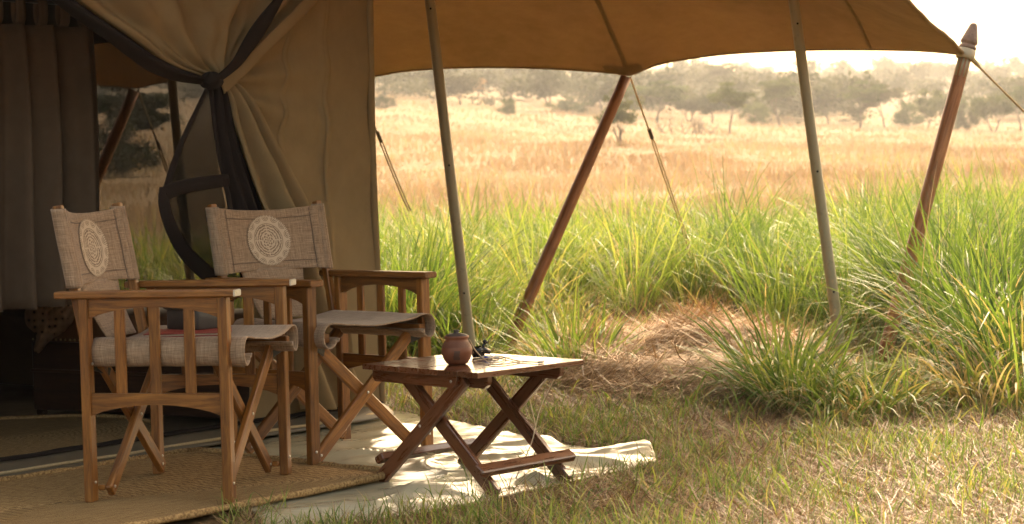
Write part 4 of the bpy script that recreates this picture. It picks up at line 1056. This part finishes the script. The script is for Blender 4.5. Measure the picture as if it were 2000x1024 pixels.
for k in range(260):                                  # small broad-leaved weeds
    y_ = random.uniform(5.0, 9.0); x_ = random.uniform(-.05, .32) * y_
    if inside_poly(np.array([x_]), np.array([y_]))[0] or in_tent(x_, y_) or ((Vector((x_, y_, 0)) - WG).dot(WN) < 1.35): continue
    ps.append(tussock(x_, y_, random.randint(7, 14), random.uniform(.01, .03), random.uniform(.035, .075), random.choice([.28, .38, .5]), 1.5, 0, .011, .1))
for px, py, h in [(735, 1005, .12), (845, 985, .14), (855, 990, .12), (1040, 925, .16), (475, 1010, .13), (920, 975, .22), (1000, 965, .2), (1170, 940, .12)]:
    g_ = on_ground(px, py); ps.append(tussock(g_.x, g_.y, 12, .03, h, .5, .9, .004, .0035, .45))
turf = link('short_grass', np_mesh('short_grass', *merge(ps)), M['grass']); tag(turf, 'patchy short green grass on the open ground', 'grass', kind='stuff')
# tall thin bents in front of the table
for px, py, px2, py2, lab in [(1042, 930, 1036, 700, 'thin dry grass stem rising in front of the table corner'), (1000, 950, 1085, 735, 'slanting dry grass stem right of the table')]:
    a, b = on_ground(px, py), at_depth(px2, py2, on_ground(px, py).y + .05)
    st = tube('dry_bent', resample([a, a.lerp(b, .35) + Vector((.012, 0, .01)), a.lerp(b, .7) + Vector((-.008, 0, 0)), b], 24), list(np.linspace(.0022, .0012, 24)), M['cord'], None, 5); tag(st, lab, 'grass stem', 'dry stems')
# seed stems at the right
ps = []
sv = []
for k in range(16):
    px = random.uniform(1760, 2010); g_ = on_ground(px, random.uniform(690, 760)); n_ = 1
    ps.append(ribbons(np.array([[g_.x, g_.y, 0.]]), np.array([random.uniform(.95, 1.15)]), np.array([random.uniform(0, 6.28)]), np.array([.1]), np.array([random.uniform(.2, .7)]), np.array([.005]), np.array([.85]), 7, roll=np.array([0.])))
# ------------------------------------------------------------------ dry field
def dry(n, y0, y1, h0, h1, w):
    y = y0 * (y1 / y0) ** rng.random(n); x = rng.uniform(-.30, .32, n) * y
    t = np.clip(np.array([.5 + .5 * noise.noise(Vector((a * .10, b * .05, 1))) for a, b in zip(x, y)]) * 1.5 - .3 + rng.normal(.05, .09, n), 0, .93)
    t = np.where(rng.random(n) < .06, 1.0, t)
    hp = np.clip(np.array([.55 + 1.1 * noise.noise(Vector((a * .22, b * .09, 7))) for a, b in zip(x, y)]), .12, 1.2)
    return ribbons(ground3(x, y), rng.uniform(h0, h1, n) * (1 + y / 200) * hp, rng.random(n) * 6.28, np.abs(rng.normal(.15, .15, n)), np.abs(rng.normal(.6, .4, n)), w * y / 20 * rng.uniform(.6, 1.4, n), t, 3)
ps2 = [dry(26000, 15, 42, .25, .5, .012), dry(30000, 42, 130, .28, .5, .013), dry(34000, 110, 300, .20, .36, .010)]
df = link('dry_grass', np_mesh('dry_grass', *merge(ps + ps2)), M['dry']); tag(df, 'wide field of golden dry grass beyond the green belt', 'grass', kind='stuff')

# ------------------------------------------------------------------ hay mound
def mound_z(x, y):
    q = np.clip(1 - np.abs((x - MC.x) / MA) ** 3 - np.abs(np.where(y > MC.y, (y - MC.y) / .8, (y - MC.y) / MB)) ** 1.6, 0, 1)
    b = np.array([noise.noise(Vector((a * 2.6, c * 2.6, 4))) for a, c in zip(np.ravel(x), np.ravel(y))]).reshape(np.shape(x))
    return terrain(x, y) + .21 * q ** .7 * (1 + .45 * b)
hm = empty('hay_mound', Vector((MC.x, MC.y, 0))); tag(hm, 'low mound of cut brown hay in front of the tall grass', 'hay mound')
gx, gy = np.meshgrid(np.linspace(-1, 1, 40), np.linspace(-1, 1, 40)); rr = np.maximum(np.hypot(gx, gy), 1e-6) / np.maximum(np.maximum(np.abs(gx), np.abs(gy)), 1e-6)
rr = 1 / rr; gx, gy = MC.x + gx * rr * MA, MC.y + gy * rr * np.where(gy > 0, .8, MB); gz = mound_z(gx, gy) - .015
core = mesh('core', np.stack([gx, gy, gz], -1).reshape(-1, 3).tolist(), [[i * 40 + j, i * 40 + j + 1, i * 40 + 41 + j, i * 40 + 40 + j] for i in range(39) for j in range(39)], True)
n = NT('hay_core'); o = n.coords('Object', (6, 60, 60)); a = n.noise(o, 1.0, 4)
M['hay_core'] = n.out(n.pbr(n.mix(a, (.05, .028, .012), (.22, .125, .05)), .9, n.bump(a, .8, .02), .1))
world_part('core', core, M['hay_core'], hm)
N_ = 22000; a_ = rng.random(N_) * 6.283; r_ = np.sqrt(rng.random(N_)) * 1.06; x = MC.x + MA * r_ * np.cos(a_); y = MC.y + np.where(np.sin(a_) > 0, .8, MB) * r_ * np.sin(a_); z = np.maximum(mound_z(x, y), terrain(x, y)) + rng.uniform(-.01, .03, N_)
az = np.where(rng.random(N_) < .6, rng.normal(0, .55, N_), rng.random(N_) * 6.28) + np.where(rng.random(N_) < .5, math.pi, 0)
slope = np.clip((mound_z(x + .05 * np.cos(az), y + .05 * np.sin(az)) - mound_z(x, y)) / .05, -.45, .45)
st_ = ribbons(np.stack([x, y, z], 1), rng.uniform(.10, .36, N_), az, math.pi / 2 - np.arctan(slope) + rng.normal(.04, .10, N_), rng.normal(.05, .5, N_), rng.uniform(.003, .008, N_), np.clip(rng.normal(.5, .25, N_), 0, 1), 4)
o = world_part('loose_hay', np_mesh('loose_hay', *st_), M['hay'], hm); o['kind'] = 'stuff'

# ------------------------------------------------------------------ trees
def limb(v, f, p, d, L, r, depth, tips, rnd, bare):
    n = 5; pts, rad = [], []; q = p.copy(); dd = d.copy()
    for k in range(n):
        pts.append(q.copy()); rad.append(max(r * (1 - .45 * k / (n - 1)), .0025))
        dd = (dd + Vector((rnd.uniform(-.22, .22), rnd.uniform(-.22, .22), rnd.uniform(-.05, .12)))).normalized(); q = q + dd * (L / (n - 1))
    o = len(v); a, b = tube_data(pts, rad, 5, False); v += a; f += [[i + o for i in c] for c in b]
    if depth == 0: tips.append((pts[-1], dd)); return
    for k in range(rnd.choice([2, 3, 3])):
        s = (dd + Vector((rnd.uniform(-1, 1), rnd.uniform(-1, 1), rnd.uniform(-.1, .5)))).normalized()
        limb(v, f, pts[-1 if k else -2], s, L * rnd.uniform(.6, .85), rad[-1] * .8, depth - 1, tips, rnd, bare)
def tree_proto(kind, seed):
    rnd = random.Random(seed); v, f, tips = [], [], []; r2 = np.random.default_rng(seed)
    if kind in ('umbrella', 'round', 'bare'):
        stems = 1 if kind == 'umbrella' else rnd.choice([1, 2, 3])
        for k in range(stems):
            lean = Vector((rnd.uniform(-.3, .3), rnd.uniform(-.3, .3), 1)).normalized()
            limb(v, f, Vector((rnd.uniform(-.02, .02), rnd.uniform(-.02, .02), -.05)), lean, .40 if kind == 'umbrella' else .30, .032 if stems == 1 else .024, 2, tips, rnd, kind == 'bare')
    else:
        for k in range(4): limb(v, f, Vector((rnd.uniform(-.1, .1), rnd.uniform(-.1, .1), -.05)), Vector((rnd.uniform(-.7, .7), rnd.uniform(-.7, .7), 1)).normalized(), .35, .016, 1, tips, rnd, False)
    trunk = mesh('trunk', v, f, True)
    C = []
    tp = np.array([t[0] for t in tips])
    if kind == 'umbrella':
        for t in tp:
            for k in range(3): C.append((t[0] + rnd.uniform(-.14, .14), t[1] + rnd.uniform(-.14, .14), t[2] + rnd.uniform(-.03, .08), .13, .13, .035))
        for k in range(14): a = rnd.uniform(0, 6.28); r = rnd.uniform(.05, .55); C.append((r * math.cos(a), r * math.sin(a), rnd.uniform(.66, .97) - .18 * r, .15, .15, .035))
    elif kind == 'round':
        for t in tp: C.append((t[0], t[1], t[2], .12, .12, .09))
        for k in range(26): a = rnd.uniform(0, 6.28); r = .44 * math.sqrt(rnd.random()); C.append((r * math.cos(a), r * math.sin(a), .60 + .36 * (rnd.random() - .35) * math.sqrt(max(0, 1 - (r / .5) ** 2)), .13, .13, .085))
    elif kind == 'bush':
        for k in range(24): a = rnd.uniform(0, 6.28); r = .62 * math.sqrt(rnd.random()); C.append((r * math.cos(a), r * math.sin(a), rnd.uniform(.12, .95) * math.sqrt(max(.05, 1 - (r / .75) ** 2)), .16, .16, .12))
    else:
        for t in tp: C.append((t[0], t[1], t[2], .10, .10, .07))
        for k in range(8): a = rnd.uniform(0, 6.28); r = .4 * math.sqrt(rnd.random()); C.append((r * math.cos(a), r * math.sin(a), rnd.uniform(.6, .95), .10, .10, .07))
    C = np.array(C); per = 7000 // len(C) if kind != 'bare' else 3200 // len(C)
    cc = np.repeat(C, per, 0); N = len(cc); g3 = r2.normal(0, .55, (N, 3)); ctr = cc[:, :3] + g3 * cc[:, 3:]
    a = r2.normal(0, 1, (N, 3)); a /= np.linalg.norm(a, axis=1)[:, None]; b = np.cross(a, r2.normal(0, 1, (N, 3))); b /= np.linalg.norm(b, axis=1)[:, None]
    sz = r2.uniform(.014, .034, N)[:, None]
    V = np.stack([ctr - a * sz, ctr + b * sz * .55, ctr + a * sz, ctr - b * sz * .55], 1).reshape(-1, 3)
    ct = np.repeat(r2.random(len(C)), per); ti = np.clip(.55 * ct + .45 * r2.random(N) , 0, 1)
    crown = np_mesh('crown', V, np.arange(N * 4).reshape(-1, 4), np.repeat(ti, 4))
    return trunk, crown
PROTO = {k: [tree_proto(k, 11 + 7 * i + len(k)) for i in range(3)] for k in ('umbrella', 'round', 'bush', 'bare')}
def tree_spot(px, py):
    """walk along the sight line until it meets the terrain"""
    d = ray(px, py); lo = None
    for y in np.geomspace(30, 640, 900):
        p = CAM + d * (y / d.y)
        if p.z < tz(p.x, p.y): return p
    return CAM + d * (300 / d.y)
tree_mats = {}
def tree(px, py, top, width, kind, leaf, label, var=0, nm='acacia_tree', cat='tree', group='trees beyond the field', dist=None):
    p = tree_spot(px, py) if dist is None else at_depth(px, py, dist)
    p.z = tz(p.x, p.y)
    mpp = p.y / FPX; H = (py - top) * mpp; Wd = width * mpp
    root = empty(nm, p, random.uniform(0, 6.28)); nat = {'umbrella': 1.15, 'round': .95, 'bush': 1.3, 'bare': .95}[kind]
    t, c = PROTO[kind][var % 3]; sc = (Wd / nat, Wd / nat, H)
    S = Matrix.Diagonal((*sc, 1))
    key = (kind, var % 3, leaf)
    if key not in tree_mats:
        tree_mats[key] = c.copy(); tree_mats[key].materials.clear(); tree_mats[key].materials.append(M[leaf])
    link('trunk', t, M['bark'], root, S); link('crown', tree_mats[key], None, root, S)
    tag(root, label, cat, group); return root
for a in [
    (748, 214, 184, 52, 'bush', 'leaf_dark', 'small dark bush in the dry grass just right of the tent edge', 0, 'savanna_bush', 'bush'),
    (782, 182, 140, 84, 'round', 'leaf_green', 'green tree between the tent edge and the bare dark tree', 0),
    (842, 202, 128, 60, 'bare', 'leaf_grey', 'tall thin-leaved dark tree directly left of the left metal pole', 0),
    (900, 206, 134, 84, 'round', 'leaf_grey', 'grey-brown round tree directly right of the left metal pole', 1),
    (936, 196, 148, 46, 'bare', 'leaf_rust', 'rust-coloured sparse tree right of the grey round tree', 1),
    (1000, 196, 140, 66, 'round', 'leaf_grey', 'grey tree left of the widest grey-brown crown', 2),
    (1072, 208, 138, 96, 'round', 'leaf_grey', 'widest grey-brown crown below the middle of the canopy edge', 0),
    (992, 226, 190, 40, 'bush', 'leaf_green', 'low pale shrub in front of the grey trees', 1, 'savanna_bush', 'bush'),
    (1112, 222, 186, 84, 'bush', 'leaf_green', 'low green thicket left of the slanting dark pole', 2, 'savanna_bush', 'bush'),
    (1176, 214, 148, 74, 'round', 'leaf_green', 'green tree partly behind the top of the slanting dark pole', 2),
    (1212, 286, 168, 100, 'bare', 'leaf_green', 'slender acacia standing forward in the field, right of the slanting dark pole', 2),
    (1285, 240, 158, 120, 'umbrella', 'leaf_green', 'layered green acacia behind the guy rope and the dead branches', 0),
    (1346, 238, 176, 76, 'round', 'leaf_grey', 'greyish tree behind the dead branches', 1),
    (1392, 242, 182, 64, 'round', 'leaf_dark', 'dark bushy tree at the right end of the dead branches', 0),
    (1424, 262, 160, 96, 'umbrella', 'leaf_green', 'pale-trunked flat-topped acacia right of the dark bushy tree', 1),
    (1412, 200, 122, 84, 'umbrella', 'leaf_grey', 'tall hazy acacia rising above the pale-trunked one', 2),
    (1522, 248, 152, 90, 'umbrella', 'leaf_green', 'flat-topped acacia left of the right metal pole', 2),
    (1478, 244, 196, 66, 'bush', 'leaf_green', 'low bush between two flat-topped acacias', 0, 'savanna_bush', 'bush'),
    (1618, 244, 178, 84, 'umbrella', 'leaf_green', 'spreading acacia directly right of the right metal pole', 0),
    (1680, 250, 158, 86, 'umbrella', 'leaf_green', 'tallest green acacia midway between the metal pole and the finial pole', 1),
    (1727, 250, 164, 80, 'umbrella', 'leaf_grey', 'brownish acacia touching the tallest green one', 0),
    (1776, 248, 196, 60, 'bush', 'leaf_green', 'bush under the brownish acacia', 1, 'savanna_bush', 'bush'),
    (1810, 252, 178, 76, 'bare', 'leaf_green', 'fork-trunked tree just left of the finial pole', 0),
    (1854, 250, 172, 70, 'round', 'leaf_green', 'green tree behind the finial pole', 2),
    (1888, 256, 196, 48, 'bush', 'leaf_dark', 'dark bush just right of the finial pole', 2, 'savanna_bush', 'bush'),
    (1942, 258, 172, 86, 'round', 'leaf_green', 'bushy green tree under the single guy rope', 1),
    (1995, 256, 168, 80, 'umbrella', 'leaf_green', 'green tree cut by the right edge of the picture', 1)]:
    tree(*a)
tree(232, 352, 168, 230, 'umbrella', 'leaf_dark', 'dark acacia seen through the net window inside the tent', 0, dist=62)
tree(215, 350, 225, 190, 'bush', 'leaf_dark', 'dark bush below the acacia seen through the net window', 1, 'savanna_bush', 'bush', dist=60)
# dead branches
p = tree_spot(1340, 262); p.z = tz(p.x, p.y); br = empty('dead_branches', p); mp_ = p.y / FPX; rnd = random.Random(5); v, f, tips = [], [], []
for k in range(26):
    x0 = rnd.uniform(-50, 50) * mp_; limb(v, f, Vector((x0, rnd.uniform(-1, 1), .0)), Vector((rnd.uniform(-1, 1), rnd.uniform(-.5, .5), rnd.uniform(.2, .9))).normalized(), 16 * mp_ * rnd.uniform(.6, 1.2), .05, 2, tips, rnd, True)
o = link('tangle', mesh('tangle', v, f, True), M['twig'], br); o['kind'] = 'stuff'; tag(br, 'grey tangle of fallen dead branches in the dry field', 'dead branches')
# distant woodland on the hills: one mass
base_v = {k: [] for k in PROTO}
VV, FF_, TT, off = [], [], [], 0
r3 = np.random.default_rng(3)
for k in range(760):
    y_ = 250 + 400 * r3.random() ** 1.1; x_ = r3.uniform(-.30, .31) * y_; kind = 'round' if r3.random() < .6 else 'bush'
    me = PROTO[kind][int(r3.integers(3))][1]; nv = len(me.vertices); co = np.empty(nv * 3, np.float32); me.vertices.foreach_get('co', co); co = co.reshape(-1, 4, 3)
    sel = r3.permutation(len(co))[:420]; q = co[sel]; c0 = q.mean(1, keepdims=True); q = c0 + (q - c0) * 2.4
    s = r3.uniform(4.0, 8.5); h = s * r3.uniform(.7, 1.1) * (.7 if kind == 'bush' else 1)
    q = q * np.array([s, s, h]) + np.array([x_, y_, tz(x_, y_)]); n4 = len(q) * 4
    VV.append(q.reshape(-1, 3)); FF_.append(np.arange(n4).reshape(-1, 4) + off); off += n4; TT.append(np.clip(np.full(n4, r3.random()) * .7 + r3.random(n4) * .3, 0, 1))
wd = link('distant_woodland', np_mesh('distant_woodland', np.concatenate(VV), np.concatenate(FF_), np.concatenate(TT)), M['leaf_grey']); tag(wd, 'hazy woodland covering the distant hills', 'woodland', kind='stuff')

# ------------------------------------------------------------------ haze
bm = bmesh.new(); bmesh.ops.create_cube(bm, size=1.0); me = bpy.data.meshes.new('haze'); bm.to_mesh(me); bm.free()
hz = link('haze', me); hz.scale = (1900, 1600, 62); hz.location = (0, 740, 62 / 2 - 32.0 + 29)
n = NT('haze_air'); pv = n.n('ShaderNodeVolumePrincipled'); pv.inputs['Color'].default_value = (.97, .97, .97, 1); pv.inputs['Density'].default_value = HAZE; pv.inputs['Anisotropy'].default_value = .35
me.materials.append(n.out(None, pv.outputs[0])); tag(hz, 'pale warm haze in the air over the savanna', 'haze', kind='stuff')
